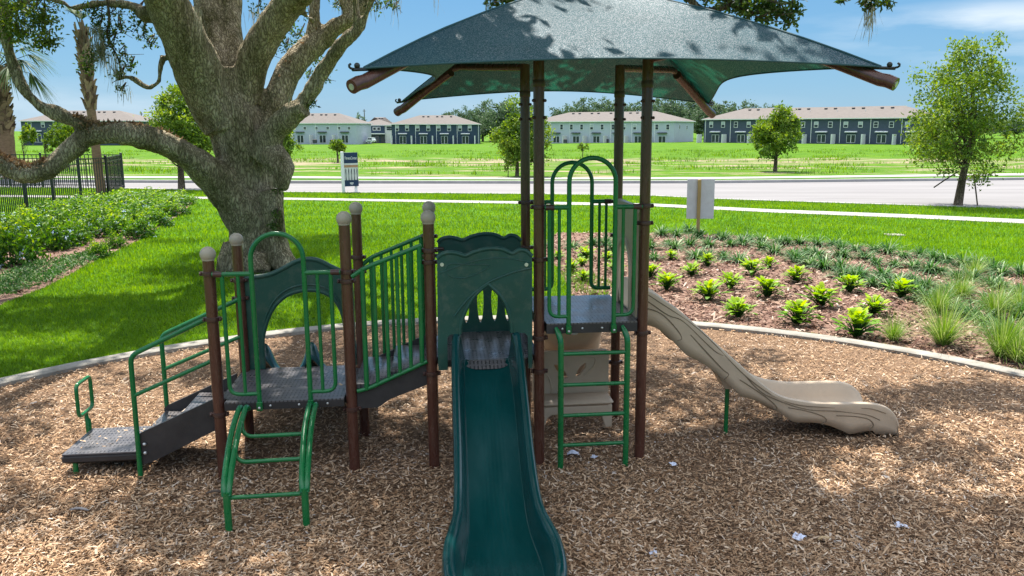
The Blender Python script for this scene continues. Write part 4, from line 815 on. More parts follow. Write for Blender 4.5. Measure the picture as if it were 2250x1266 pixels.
# clusters that hang into the picture
CL = [(20, 20, 15.5, 60, 26), (70, 15, 15.5, 55, 30), (45, 70, 15.5, 45, 24), (95, 45, 15.5, 35, 20), (110, 90, 16, 22, 9), (15, 60, 15.5, 40, 20), (90, 95, 16, 28, 12),
 (200, 25, 17.3, 22, 6), (215, 40, 17.3, 28, 9), (250, 30, 17.3, 30, 8), (262, 60, 17.2, 24, 7), (235, 75, 17.2, 26, 8), (215, 60, 17.2, 20, 6), (245, 100, 17.2, 26, 8), (200, 130, 17.1, 22, 9), (190, 150, 17.1, 18, 7), (215, 115, 17.1, 22, 7), (270, 125, 17.2, 22, 6), (285, 145, 17.2, 18, 5), (260, 165, 17.2, 20, 5), (265, 195, 17.2, 12, 3), (318, 75, 17.4, 22, 7), (330, 95, 17.4, 18, 5), (305, 55, 17.3, 20, 6), (300, 30, 17.4, 24, 6),
 (600, 40, 20, 30, 9), (635, 60, 20, 26, 8), (655, 80, 20, 24, 7), (610, 85, 20, 26, 8), (590, 110, 20, 22, 6), (630, 105, 20, 18, 5), (570, 20, 20, 26, 8), (695, 130, 20, 18, 5), (710, 150, 20, 20, 5), (680, 165, 20, 14, 3), (720, 175, 20, 10, 2), (675, 30, 20, 20, 4), (560, 135, 20, 14, 3),
 (740, 10, 19, 14, 3), (825, 12, 19, 22, 5), (855, 8, 19, 18, 4), (870, 14, 19, 12, 2), (800, 6, 19, 18, 4), (675, 232, 17.6, 8, 2), (690, 228, 17.6, 7, 2), (605, 470, 17.6, 14, 4), (612, 420, 17.5, 12, 3), (600, 495, 17.6, 10, 3),
 (1085, 6, 12, 22, 4), (1115, 14, 12, 24, 5), (1145, 8, 12, 22, 5), (1165, 4, 12, 16, 3), (1100, -12, 12, 30, 6),
 (1560, -6, 11, 30, 8), (1600, 8, 11, 34, 12), (1640, 18, 11, 36, 15), (1675, 36, 11, 34, 14), (1710, 28, 11, 32, 14), (1735, 45, 11, 22, 7), (1690, 10, 11, 36, 14), (1740, 15, 11, 26, 9), (1650, -10, 11, 40, 14), (1520, -14, 11, 26, 6),
 (1850, 2, 11, 10, 2), (1905, 4, 11, 18, 5), (1925, 0, 11, 20, 6), (1950, 8, 11, 16, 4), (1910, 18, 11, 10, 2)]
Pc = []; Tc = []
for px, py, Y, r, n in CL:
    c = at(px, py, Y); rr = PX(r, Y); n = int(n * (15 if px < 130 else 11)); Pc.append(c + np.clip(rng.normal(0, .45, (n, 3)), -1.1, 1.1) * rr * np.array([1, 1.2, .75]))
    Tc.append(np.clip(rng.normal((.5 if px > 130 else .86), .2, n), 0, 1))  # leftmost clusters get a lighter tone to stand for sunlit leaves
Pc = np.concatenate(Pc); Tc = np.concatenate(Tc)
V2, F2 = leaf_arrays(Pc, np.full(len(Pc), .085), np.full(len(Pc), .038), rng, droop=.2)
link('crown', npmesh('crown', np.concatenate([V1, V2]), np.concatenate([F1, F2 + len(V1)]), np.concatenate([t1, Tc])), MT['oak_leaf'], OAK)
# twigs of those clusters
m = MB()
for px, py, Y, r, n in CL[::1]:
    c = at(px, py, Y); rr = PX(r, Y); up = c + np.array([rng.uniform(-.5, .5) * rr, .2, rr * 1.2])
    for q in range(3): m.tube(curve([up, c + rng.normal(0, .2, 3) * rr, c + rng.normal(0, .7, 3) * rr], 3), [.012, .011, .010, .008, .007, .005, .004][:7], 5, False)
for pts, rr in (([(1480, -60, 11), (1530, 14, 11), (1580, 20, 11), (1650, -5, 11), (1720, 10, 11)], .05), ([(1560, -40, 11), (1600, 0, 11), (1640, 25, 11), (1690, 30, 11)], .03), ([(1000, -80, 12), (1080, -10, 12), (1140, 5, 12), (1180, 3, 12)], .03), ([(1860, -70, 11), (1890, -10, 11), (1925, -2, 11)], .02), ([(232, -30, 17.2), (240, 40, 17.2), (236, 80, 17.2), (260, 130, 17.2), (268, 175, 17.2)], .03)):
    cv = curve([at(*p) for p in pts], 4); m.tube(cv, [rr * (1 - .6 * i / len(cv)) for i in range(len(cv))], 8)
m.build('twig', MT['bark'], OAK)['kind'] = 'stuff'
# spanish moss and dried fern
mb_ = []; ml = []
for px, py, Y, w, ln, n in [(212, 60, 17, 16, .75, 70), (222, 95, 17, 14, .6, 50), (250, 120, 17.1, 10, .7, 30), (260, 140, 17.1, 10, .45, 24), (275, 192, 17.1, 8, .3, 14), (436, 20, 16.75, 5, .55, 26), (560, 20, 17.6, 18, .35, 20), (690, -5, 18.8, 6, .5, 10), (820, -5, 19, 16, .5, 14), (870, -5, 19, 10, .6, 12), (740, -5, 19, 12, .4, 10), (1918, 8, 11, 8, .45, 22), (1910, 18, 11, 6, .3, 14), (955, -8, 15, 4, .3, 5), (640, 215, 17.3, 10, .2, 10), (1072, 0, 12, 5, .25, 6)]:
    for q in range(n): mb_.append(at(px + rng.normal(0, w * .6), py + rng.normal(0, w * .3), Y) + np.array([0, rng.normal(0, .1), 0])); ml.append(ln * rng.uniform(.5, 1.2))
mb_ = np.array(mb_); nn = len(mb_); ml = np.array(ml)
link('moss', strips('moss', mb_, rng.uniform(0, 2 * PI, nn), ml, np.full(nn, -1.35) + rng.normal(0, .1, nn), rng.uniform(-.05, .05, nn), rng.uniform(.006, .016, nn), rng.uniform(0, 1, nn), 6, wf=[.6, 1, .5, 1, .5, .8, .1]), MT['moss'], OAK)['kind'] = 'stuff'
fp_ = []
for lm, f0, f1, n in ((LIMBS[12], 4.6, 7.2, 520), (LIMBS[12], 9.4, 12.2, 420), (LIMBS[12], 3, 4.5, 120), (LIMBS[13], .2, 1.2, 120), (LIMBS[5], 1.5, 3.2, 160)):
    for q in range(n):
        f = rng.uniform(f0, f1); i = int(f); t = f - i; a, b = lm[i], lm[min(i + 1, len(lm) - 1)]; c = at(a[0] + (b[0] - a[0]) * t, a[1] + (b[1] - a[1]) * t, a[2] + (b[2] - a[2]) * t); r = PX(a[3] + (b[3] - a[3]) * t, a[2]); th = rng.normal(0, .55)
        fp_.append(c + np.array([0, -math.sin(th) * r * .9, math.cos(th) * r * .93]))
fp_ = np.array(fp_); link('dried_fern', leaf_mesh('dried_fern', fp_, np.full(len(fp_), .11), np.full(len(fp_), .045), rng, np.clip(rng.normal(.5, .28, len(fp_)), 0, 1), up=.8), MT['fern'], OAK)
# ================================================================= trees
def crown_mesh(name, rx, ry, rz, ncl, nl, L, Wd, seed, shape=1., hollow=.35):
    g = np.random.RandomState(seed); d = unit(g.normal(size=(ncl, 3))); r = (hollow + (1 - hollow) * g.uniform(0, 1, ncl) ** .6)
    c = d * r[:, None]; c[:, 2] = np.where(c[:, 2] > 0, c[:, 2], c[:, 2] * .85)
    k = 1 - shape * np.clip((c[:, 2] + .25) / 1.25, 0, 1) * .62; c[:, :2] *= k[:, None]
    lump = np.array([1 + .32 * noise.noise((x * 1.7 + seed, y * 1.7, z_ * 1.7)) + .15 * noise.noise((x * 4, y * 4 + seed, z_ * 4)) for x, y, z_ in d]); c *= lump[:, None]
    rc = g.uniform(.07, .16, ncl); P = np.repeat(c, nl, 0) + g.normal(0, 1, (ncl * nl, 3)) * np.repeat(rc, nl)[:, None] * np.array([.8, .8, .5])
    P *= np.array([rx, ry, rz]); t = np.clip(np.repeat(g.normal(.48, .13, ncl), nl) + g.normal(0, .16, ncl * nl), 0, 1)
    return leaf_mesh(name, P, np.full(len(P), L), np.full(len(P), Wd), g, t), c * np.array([rx, ry, rz])
def tree(name, label, base, h, cz, rx, rz, tr, ncl, nl, L, seed, m='tree_leaf', shape=1., group=None, lean=0., zb=0., nlimb=14, cat='tree', hollow=.35, off=(0, 0)):
    g = np.random.RandomState(seed); bx, by = base
    root = empty(name, (bx, by, zb), 0, label=label, cat=cat, group=group)
    cm, cc = crown_mesh('crown', rx, rx * .92, rz, ncl, nl, L, L * .5, seed, shape, hollow)
    cr = link('crown', cm, MT[m], root); cr.location = (lean + off[0], off[1], cz)
    b = MB(); top = cz + rz * .55
    ax = curve([(0, 0, -.15), (lean * .25 + .02, .02, cz * .35), (lean * .8, -.03, cz * .8), (lean + off[0] * .7, 0, top)], 6)
    b.tube(ax, [tr * (1.25 - .95 * (i / (len(ax) - 1)) ** .9) * (1.25 if i == 0 else 1) for i in range(len(ax))], 10)
    for q in range(nlimb):
        t = cc[g.randint(len(cc))] * .85 + np.array([lean + off[0], off[1], cz]); f = g.uniform(.35, .85); s = np.array(ax[int(f * (len(ax) - 1))]); mid = (s + t) / 2 + np.array([0, 0, -.12 * rz])
        b.tube(curve([s, mid, t], 4), [tr * .34, tr * .3, tr * .27, tr * .24, tr * .2, tr * .16, tr * .12, tr * .08, tr * .05], 6, False)
    b.build('trunk', MT['bark'], root)
    return root
def tpx(name, label, bpx, bpy, xl, xr, yt, yb, tr, ncl, nl, L, seed, Y=None, **k):
    """a tree from where its trunk stands and the outline of its crown"""
    g0 = gnd(bpx, bpy) if Y is None else at(bpx, bpy, Y)[:2]; Y = g0[1]; zb = float(terrain(g0[0], Y)) - .03 if Y > 58 else 0.
    a, b, c, d = at(xl, yt, Y), at(xr, yt, Y), at((xl + xr) / 2, yt, Y), at((xl + xr) / 2, yb, Y)
    rx = (b[0] - a[0]) / 2; rz = (c[2] - d[2]) / 2; cx = (a[0] + b[0]) / 2 - g0[0]
    return tree(name, label, g0, c[2], (c[2] + d[2]) / 2 - zb, rx, rz, tr, ncl, nl, L, seed, off=(cx - k.get('lean', 0), 0), zb=zb, **k)
BT = tpx('young_tree', 'large leafy young oak with support stakes on the grass verge by the road', 2104, 452, 1995, 2268, 78, 412, .15, 215, 66, .15, 21, lean=.45, nlimb=40, hollow=.3, shape=.9)
tpx('street_tree', 'small round young tree standing between the far sidewalk and the grey row house', 1703, 376, 1650, 1768, 232, 352, .14, 150, 60, .25, 22, hollow=.1, shape=.75)
tpx('street_tree', 'bushy young tree on the far roadside seen behind the paired canopy posts', 1136, 387, 1083, 1216, 222, 378, .12, 190, 60, .21, 23, hollow=.1, shape=.8)
tpx('verge_tree', 'leafy tree half hidden behind the oak trunk above its low limb', 399, 416, 315, 492, 185, 372, .16, 200, 60, .17, 24, hollow=.15, shape=.6)
tpx('verge_tree', 'dark green tree peeking out at the right side of the oak trunk', 612, 398, 570, 655, 262, 352, .12, 110, 55, .18, 25, hollow=.1, shape=.4)
tpx('round_tree', 'round bushy tree beneath the arching oak limb in front of the far left house', 150, 372, 108, 196, 262, 345, .12, 110, 55, .22, 26, hollow=.1, shape=.3)
tpx('sapling', 'small pale sapling just right of the booted palm trunk', 55, 370, 40, 78, 272, 322, .05, 26, 30, .22, 27, shape=.6)
tpx('sapling', 'slim sapling between the booted palm and the round tree', 103, 372, 90, 120, 290, 335, .05, 22, 26, .2, 28, shape=.6)
tpx('flat_topped_tree', 'small dark flat topped tree above the banner sign', 742, 357, 724, 760, 311, 336, .10, 40, 36, .28, 29, shape=-.6, hollow=.2)
tpx('sapling', 'thin bare stemmed sapling in the field in front of the white row house', 1280, 345, 1268, 1296, 314, 334, .05, 16, 16, .26, 30, shape=.3)
tpx('sapling', 'thin young tree stem beside the bushy roadside tree', 1116, 388, 1104, 1126, 330, 384, .03, 12, 14, .16, 31, shape=.2)
for (p0, p1), lb in ((((2149, 452), (2140, 385)), 'upright support stake at the right of the large young oak'), (((2052, 412), (2104, 378)), 'slanting support stake left of the large young oak')):
    a = at(*p0, 33.9 if p0[0] > 2100 else 33.7); b_ = at(*p1, 33.9); 
    if p0[0] > 2100: a = np.array([*gnd(*p0), -.1])
    q = MB(); q.tube([tuple(a), tuple((a + b_) / 2 + np.array([0, 0, .01])), tuple(b_)], .028, 6); tag(q.build('tree_stake', MT['bark']), lb, 'stake', 'stakes of the large young oak')
# tree line beyond the houses
FT = [crown_mesh('crown', 1, 1, 1, 150, 26, .12, .07, 50 + q, .15, .1)[0] for q in range(4)]
far_lab = {0: 'leftmost hazy tree of the far wood rising behind the grey row house', 13: 'rightmost small hazy tree of the far wood behind the grey house roof'}
for q, (px, yt, hw, lift) in enumerate([(985, 245, 22, 0), (1020, 236, 26, 0), (1060, 228, 34, 0), (1105, 222, 40, 0), (1160, 232, 34, 0), (1232, 232, 30, 0), (1275, 221, 36, 0), (1320, 219, 38, 0), (1372, 224, 34, 0), (1420, 217, 38, 0), (1470, 210, 40, 0), (1520, 214, 38, 0), (1565, 219, 40, 0), (1612, 223, 40, 0), (1655, 232, 28, 0), (1690, 233, 26, 0), (1078, 262, 36, 0), (1130, 262, 40, 0), (1535, 250, 36, 0), (2140, 255, 50, 0), (2215, 262, 50, 0)]):
    Y = 270. + 14 * (q % 3); a = at(px, yt, Y); zb = float(terrain(a[0], Y)); r = hw / F * Y; hh = a[2] - zb
    root = empty('woodland_tree', (a[0], Y, zb), q * 1.7, label=far_lab.get(q, 'hazy dark tree in the wood behind the row houses' if q < 19 else 'dark tree far behind the large young oak'), cat='tree', group='trees of the far wood')
    c = link('crown', FT[q % 4] if not FT[q % 4].users else FT[q % 4], None, root)
    if not FT[q % 4].materials: FT[q % 4].materials.append(MT['far_leaf'])
    c.location = (0, 0, hh * .56); c.scale = (r * 1.1, r * 1.1, hh * .5)
    b = MB(); b.tube([(0, 0, -.5), (.1, 0, hh * .3), (0, .1, hh * .6)], [.45, .38, .2], 7); b.build('trunk', MT['bark'], root)

# cabbage palms
def palm(label, bx, Y, ypx_base, ypx_top, rad_px, boots, lean, fronds, seed):
    g = np.random.RandomState(seed); b0 = at(bx, ypx_base, Y); t0 = at(bx, ypx_top, Y); hh = t0[2]; r = PX(rad_px, Y)
    root = empty('cabbage_palm', (b0[0], Y, 0), 0, label=label, cat='palm tree')
    b = MB(); ax = curve([(0, 0, -.1), (lean * .3, 0, hh * .4), (lean, 0, hh)], 8)
    b.tube(jit(ax, seed), [r * (1.15 - .2 * i / len(ax)) * (1 + .05 * math.sin(i * 1.9)) for i in range(len(ax))], 14); b.build('trunk', mat('palm_trunk', (.20, .13, .08), .95, .1, .3, 5, .7, 16, stretch=(1, 1, 3)), root)
    V = []; Fc = []; T = []; z = boots
    n = int((hh - boots) / .085)
    for i in range(n):
        z = boots + (hh - boots) * i / n
        for s in range(3):
            a = i * 2.4 + s * 2.09; o = np.array([math.cos(a), math.sin(a), 0]); t = np.array([-math.sin(a), math.cos(a), 0]); cx = np.array([lean * (z / hh) ** 1.5, 0, z]); w = r * .48; L = g.uniform(.28, .5); sl = g.uniform(.16, .34) * (1 if s % 2 else -.6)
            A_ = cx + o * r * .85; B_ = cx + o * (r * 1.32) + t * sl + np.array([0, 0, L]); k = len(V)
            V += [A_ - t * w, A_ + t * w, B_ + t * w * .45, B_ - t * w * .45, A_ - t * w + o * .06, A_ + t * w + o * .06, B_ + t * w * .45 + o * .05, B_ - t * w * .45 + o * .05]
            Fc += [(k + 4, k + 5, k + 6, k + 7), (k, k + 4, k + 7, k + 3), (k + 1, k + 2, k + 6, k + 5), (k + 3, k + 7, k + 6, k + 2)]; T += [g.uniform(0, 1)] * 4
    link('boots', npmesh('boots', np.array(V), np.array(Fc), T), MT['boot'], root)
    P = []; AZ = []; EL = []; LN = []; DR = []
    m2 = MB()
    for az, el, L, dr in fronds:
        o = np.array([math.cos(az), math.sin(az) , 0]); c0 = np.array([lean, 0, hh]); e = c0 + o * L * .6 * math.cos(el) + np.array([0, 0, L * .6 * math.sin(el)])
        m2.tube([tuple(c0), tuple((c0 + e) / 2 + np.array([0, 0, .06])), tuple(e)], [.03, .025, .015], 6)
        for q in range(34): P.append(e + o * .0); AZ.append(az + (q - 16.5) / 16.5 * 1.25); EL.append(el - .25 - g.uniform(0, .5)); LN.append(L * .62 * (1 - .35 * abs(q - 16.5) / 16.5)); DR.append(dr * g.uniform(.6, 1.3))
    n = len(P); link('fronds', strips('fronds', np.array(P), np.array(AZ), np.array(LN), np.array(EL), np.array(DR), np.full(n, .075), g.uniform(0, 1, n), 4), MT['palm_leaf'], root)
    m2.build('frond_stem', MT['palm_leaf'], root)
palm('stout cabbage palm with criss-cross old leaf bases behind the fence at the left', 26, 50, 402, 150, 14.5, 2.7, -.1, [(a, e, 3.0, .45) for a, e in ((-.3, .25), (.35, .45), (.1, -.15), (-.7, .0), (.9, .7), (2.2, .6), (3.0, .2), (-2.2, .3), (-1.3, .5), (1.6, 1.0), (.0, .9), (-2.8, .0), (3.6, -.2))], 61)
palm('slim cabbage palm with shaggy trunk and almost no fronds behind the fence', 222, 39.5, 425, 66, 9, 3.9, -.2, [(2.1, 1.25, .9, .05), (2.6, 1.1, 1.3, .0), (1.2, 1.35, .8, .05)], 62)

# ================================================================= plants
def variants(fn, k): return [fn(i) for i in range(k)]
def xanadu(i):
    g = np.random.RandomState(100 + i); n = 64; az = g.uniform(0, 2 * PI, n); el = g.uniform(.45, 1.5, n); L = g.uniform(.2, .40, n)
    st = np.zeros((n, 3)); hd = np.stack([np.cos(az) * np.cos(el), np.sin(az) * np.cos(el), np.sin(el)], 1); tips = hd * (L * .72)[:, None]
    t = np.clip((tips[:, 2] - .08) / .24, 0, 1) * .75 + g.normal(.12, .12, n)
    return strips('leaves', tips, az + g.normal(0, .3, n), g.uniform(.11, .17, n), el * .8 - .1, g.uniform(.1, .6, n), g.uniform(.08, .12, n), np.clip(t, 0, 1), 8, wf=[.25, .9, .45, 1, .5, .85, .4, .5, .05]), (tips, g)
XV = []
for i in range(4):
    lm, (tips, g) = xanadu(i); lm.materials.append(MT['xanadu']); s = MB()
    for t in tips: s.tube([(0, 0, -.02), tuple(t * .5 + np.array([0, 0, .02])), tuple(t)], [.008, .006, .005], 5, False)
    sm2 = bpy.data.meshes.new('stems'); sm2.from_pydata(s.v, [], s.f); sm2.materials.append(MT['shrub_leaf']); XV.append((lm, sm2))
def place(name, label, cat, group, xy, rz, sc, parts, z=0.01):
    o = empty(name, (xy[0], xy[1], z), rz, label=label, cat=cat, group=group); o.scale = (sc, sc, sc)
    for pn, me in parts:
        c = bpy.data.objects.new(pn, me); COL.objects.link(c); c.parent = o
        if pn == 'flowers': c['kind'] = 'stuff'
    return o
XA = [(1465, 638, 'shrub of bright lobed leaves nearest to the right hand canopy post', 1.05), (1520, 608, 'bright lobed shrub just up and right of the one nearest the post', .85), (1474, 572, None, .7), (1555, 586, 'bright lobed shrub just below the foot of the wooden sign stake', .9), (1556, 662, 'bright lobed shrub above the upper part of the tan slide', 1.15), (1605, 636, 'bright lobed shrub in the middle left of the planting bed', .95), (1652, 606, 'broad bright shrub beside another at the back of the bed', 1.1), (1690, 590, None, .8), (1622, 700, 'bright lobed shrub close to the edging above the tan slide', 1.0), (1685, 654, 'bright lobed shrub with full round shape in the centre of the bed', 1.15), (1750, 622, 'bright lobed shrub under the strap leaf band, centre back', 1.0), (1750, 714, 'bright lobed shrub near the edging in the middle of the bed', 1.2), (1803, 675, 'bright lobed shrub with dark lower leaves right of the bed centre', 1.2), (1866, 643, 'bright lobed shrub right of centre just below the strap leaf band', 1.05), (1920, 694, 'bright lobed shrub with orange tips right of the bed centre', 1.0), (1880, 742, 'bright lobed shrub closest to the edging at the right', 1.3), (1980, 656, 'rightmost bright lobed shrub beside the wispy grasses', 1.15),
      (1430, 612, None, .9), (1285, 572, None, .95), (1256, 600, None, .85), (1278, 586, None, .6), (1352, 600, None, .9), (1282, 620, None, .7), (1228, 572, None, .7), (1335, 575, None, .7)]
for k, (px, py, lb, sc) in enumerate(XA):
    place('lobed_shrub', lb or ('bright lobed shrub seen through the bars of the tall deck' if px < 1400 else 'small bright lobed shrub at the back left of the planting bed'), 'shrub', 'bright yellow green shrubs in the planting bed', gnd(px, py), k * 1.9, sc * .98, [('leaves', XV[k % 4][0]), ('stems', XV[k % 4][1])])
def lirio(i):
    g = np.random.RandomState(200 + i); n = 120; az = g.uniform(0, 2 * PI, n); b = np.stack([np.cos(az) * .04, np.sin(az) * .04, 0 * az], 1) * g.uniform(0, 1, (n, 1))
    me = strips('liriope', b, az, g.uniform(.32, .56, n), g.uniform(.55, 1.4, n), g.uniform(.3, .85, n), g.uniform(.014, .024, n), np.clip(g.normal(.5, .25, n), 0, 1), 5); me.materials.append(MT['liriope']); return me
LV = variants(lirio, 5); g = np.random.RandomState(9)
rows = [((1182, 560), (1432, 521), (1600, 528), (1700, 537), (1850, 549), (2000, 567), (2130, 588), (2250, 612)), ((1205, 565), (1440, 541), (1600, 546), (1700, 556), (1850, 570), (2000, 592), (2130, 618), (2255, 650)), ((1420, 566), (1600, 570), (1700, 578), (1850, 596), (2000, 624), (2120, 655), (2250, 700)), ((1840, 612), (1950, 636), (2020, 656), (2110, 690), (2240, 750))]
cnt = 0
for r_, row in enumerate(rows):
    xs = [p[0] for p in row]; nn = (34, 31, 22, 13)[r_]
    for k in range(nn):
        px = xs[0] + (xs[-1] - xs[0]) * ((k + .5 + g.uniform(-.4, .4)) / nn); py = np.interp(px, xs, [p[1] for p in row]) + g.normal(0, 3.5)
        if any(abs(px - a) < 26 and abs(py - b) < 16 for a, b, _, _ in XA): continue
        p = gnd(px, py); o = bpy.data.objects.new('liriope', LV[cnt % 5]); COL.objects.link(o); o.location = (p[0], p[1], .01); o.rotation_euler = (0, 0, g.uniform(0, 6)); s = g.uniform(.95, 1.35); o.scale = (s * 1.12, s * 1.12, s * .92)
        tag(o, 'dark green strap leaved clump in the rows along the back of the right planting bed', 'grass plant', 'strap leaved clumps in the planting bed'); cnt += 1
def muhly(i):
    g = np.random.RandomState(300 + i); n = 520; az = g.uniform(0, 2 * PI, n); L = g.uniform(.35, .95, n)
    me = strips('ornamental_grass', np.stack([np.cos(az), np.sin(az), 0 * az], 1) * .05 * g.uniform(0, 1, (n, 1)), az, L, g.uniform(.7, 1.5, n), g.uniform(.1, .6, n), g.uniform(.004, .008, n), np.clip(g.normal(.5, .25, n) + (L - .6) * .5, 0, 1), 5); me.materials.append(MT['muhly']); return me
MV = variants(muhly, 3)
for k, (px, py, sc, lb) in enumerate([(2072, 762, 1.05, 'tall wispy grass clump near the edging, second from the right'), (2196, 784, 1.1, 'tall wispy grass clump at the right edge near the edging'), (1962, 752, .62, 'low thin wispy grass clump left of the tall ones'), (2110, 660, .8, 'wispy grass clump behind the tall ones among strap leaves'), (2185, 700, .85, 'wispy grass clump behind the rightmost tall one'), (2245, 690, .9, 'wispy grass clump cut by the right edge of the photo'), (2140, 610, .7, 'pale wispy grass clump at the back among strap leaves near the right edge'), (2060, 690, .75, 'pale wispy grass clump left of the second tall one'), (2235, 800, .8, 'lowest wispy grass clump at the right edge beside the edging')]):
    p = gnd(px, py); o = bpy.data.objects.new('ornamental_grass', MV[k % 3]); COL.objects.link(o); o.location = (p[0], p[1], .01); o.rotation_euler = (.12 if k == 1 else 0, -.25 if k == 1 else 0, k * 1.3); o.scale = (sc * 1.15, sc * 1.15, sc * 1.15); tag(o, lb, 'ornamental grass', 'wispy grasses at the right end of the planting bed')
# plumbago along the fence
def plumb(i, fl=True):
    g = np.random.RandomState(400 + i); ncl, nl = 46, 26; d = unit(g.normal(size=(ncl, 3))); d[:, 2] = np.abs(d[:, 2]); c = d * g.uniform(.45, 1, (ncl, 1)) * np.array([.72, .72, 1.0]); P = np.repeat(c, nl, 0) + g.normal(0, .11, (ncl * nl, 3)); P[:, 2] = np.abs(P[:, 2])
    t = np.clip(-.05 + P[:, 2] * .6 + np.repeat(g.normal(0, .14, ncl), nl) + g.normal(0, .2, len(P)), 0, 1); lm = leaf_mesh('leaves', P, np.full(len(P), .14), np.full(len(P), .065), g, t, up=.5); lm.materials.append(MT['shrub_leaf'])  # tone lightens with height, painting in sunlit tops and dark gaps
    fc = c[g.choice(ncl, 9)] * 1.06; Q = np.repeat(fc, 16, 0) + g.normal(0, .04, (144, 3)); fm = leaf_mesh('flowers', Q, np.full(144, .045), np.full(144, .04), g, g.uniform(0, 1, 144), up=1.); fm.materials.append(MT['flower'])
    s = MB()
    for q in range(14): s.tube([(0, 0, -.02), tuple(c[q] * .5), tuple(c[q])], [.012, .009, .005], 5, False)
    sm3 = bpy.data.meshes.new('stems'); sm3.from_pydata(s.v, [], s.f); sm3.materials.append(MT['bark']); return lm, fm, sm3
PV = variants(plumb, 4)
SH = [(32, 582, 1.05), (120, 548, 1.0), (165, 538, .9), (65, 545, 1.0), (10, 535, 1.0), (305, 524, .85), (345, 498, .85), (385, 474, .8), (265, 516, .9), (210, 522, .95), (310, 492, .95), (350, 474, .9), (95, 520, 1), (150, 512, 1), (200, 500, 1), (250, 496, 1), (30, 512, 1), (290, 478, 1), (330, 466, 1), (375, 456, .9), (405, 450, .8), (230, 478, 1), (180, 482, 1), (120, 492, 1), (70, 498, 1), (270, 464, 1), (310, 456, 1), (350, 448, .9), (385, 440, .8), (215, 464, 1), (160, 468, 1), (250, 454, 1), (290, 446, 1), (330, 440, .9), (110, 474, 1), (190, 456, 1)]
for k, (px, py, sc) in enumerate(SH):
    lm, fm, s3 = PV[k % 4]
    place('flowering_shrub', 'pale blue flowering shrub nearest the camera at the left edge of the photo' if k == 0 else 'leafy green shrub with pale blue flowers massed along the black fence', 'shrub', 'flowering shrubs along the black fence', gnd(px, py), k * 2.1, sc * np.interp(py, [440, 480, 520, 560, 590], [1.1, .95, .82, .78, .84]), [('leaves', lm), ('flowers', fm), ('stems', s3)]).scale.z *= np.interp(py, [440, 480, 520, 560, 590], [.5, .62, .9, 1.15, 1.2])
for k, (px, py, sc, lb) in enumerate([(219, 568, .44, 'small rounded flowerless shrub at the front edge of the fence bed'), (257, 545, .40, 'second small rounded flowerless shrub just behind the first one by the lawn')]):
    lm, fm, s3 = PV[k]; place('small_shrub', lb, 'shrub', None, gnd(px, py), k, sc, [('leaves', lm), ('stems', s3)])
pts = fill([tuple(gnd(*p)) for p in ((-60, 640), (60, 590), (200, 560), (225, 568), (110, 622), (20, 655))], 900)
V, Fc = leaf_arrays(np.repeat(np.column_stack([pts, np.full(len(pts), .02)]), 9, 0) + RNG.normal(0, .06, (len(pts) * 9, 3)) * np.array([1, 1, .5]) + np.array([0, 0, .07]), np.full(len(pts) * 9, .07), np.full(len(pts) * 9, .03), RNG)
tag(link('ground_cover', npmesh('ground_cover', V, Fc, np.clip(RNG.normal(.45, .25, len(Fc)), 0, 1)), MT['liriope']), 'low grey green ground cover at the lawn edge of the fence bed', None, None, 'stuff')
pts = fill([tuple(gnd(*p)) for p in ((1200, 600), (1235, 640), (1330, 660), (1350, 625), (1300, 605))], 1500); nn = len(pts)
tag(link('bed_weeds', strips('bed_weeds', np.column_stack([pts, np.zeros(nn)]), RNG.uniform(0, 6.28, nn), RNG.uniform(.08, .25, nn), RNG.uniform(.6, 1.4, nn), RNG.uniform(0, .5, nn), RNG.uniform(.008, .016, nn), np.clip(RNG.normal(.3, .15, nn), 0, 1), 3), MT['blade']), 'ragged dark weeds behind the tall deck', None, None, 'stuff')

# ================================================================= black picket fence
FE = empty('picket_fence', (0, 0, 0), 0, label='black metal picket fence around the corner behind the flowering shrubs', cat='fence')
fpts = [gnd(-170, 590), gnd(0, 492), gnd(60, 470), gnd(120, 452), gnd(180, 438), gnd(239, 428), gnd(272, 414)]
fpts = [np.array(p) for p in fpts]; far_ = [np.array((-21.84 - 4.4 * k, 44.3 + .15 * k)) for k in range(1, 6)]
ALL = fpts + far_
for k, p in enumerate(ALL):
    q = MB(); w = .05 if k in (5, 6) else .04; q.box(p[0] - w, p[0] + w, p[1] - w, p[1] + w, -.1, 1.80, .006); q.box(p[0] - w - .008, p[0] + w + .008, p[1] - w - .008, p[1] + w + .008, 1.80, 1.83, .008); q.build('post', MT['black'], FE)
for a, b in zip(ALL, ALL[1:]):
    d = b - a; L = np.linalg.norm(d); d /= L; nrm = np.array((-d[1], d[0])); q = MB()
    def bar(c, hw, z0, z1):
        V = [(*(c + d * i * hw + nrm * j * hw), z) for z in (z0, z1) for i, j in ((-1, -1), (1, -1), (1, 1), (-1, 1))]; q.add(V, [(0, 1, 2, 3)[::-1], (4, 5, 6, 7)] + [(i, (i + 1) % 4, (i + 1) % 4 + 4, i + 4) for i in range(4)])
    n = int(L / .22)
    for i in range(1, n): bar(a + d * (L * i / n), .014, .08, 1.70)
    for z in (.16, 1.52, 1.72):
        V = [(*(e + nrm * j * .017), z + h) for e in (a + d * .04, b - d * .04) for j, h in ((-1, -.02), (1, -.02), (1, .02), (-1, .02))]; q.add(V, [(0, 1, 2, 3)[::-1], (4, 5, 6, 7)] + [(i, (i + 1) % 4, (i + 1) % 4 + 4, i + 4) for i in range(4)])
    q.build('picket_panel', MT['black'], FE, 0)

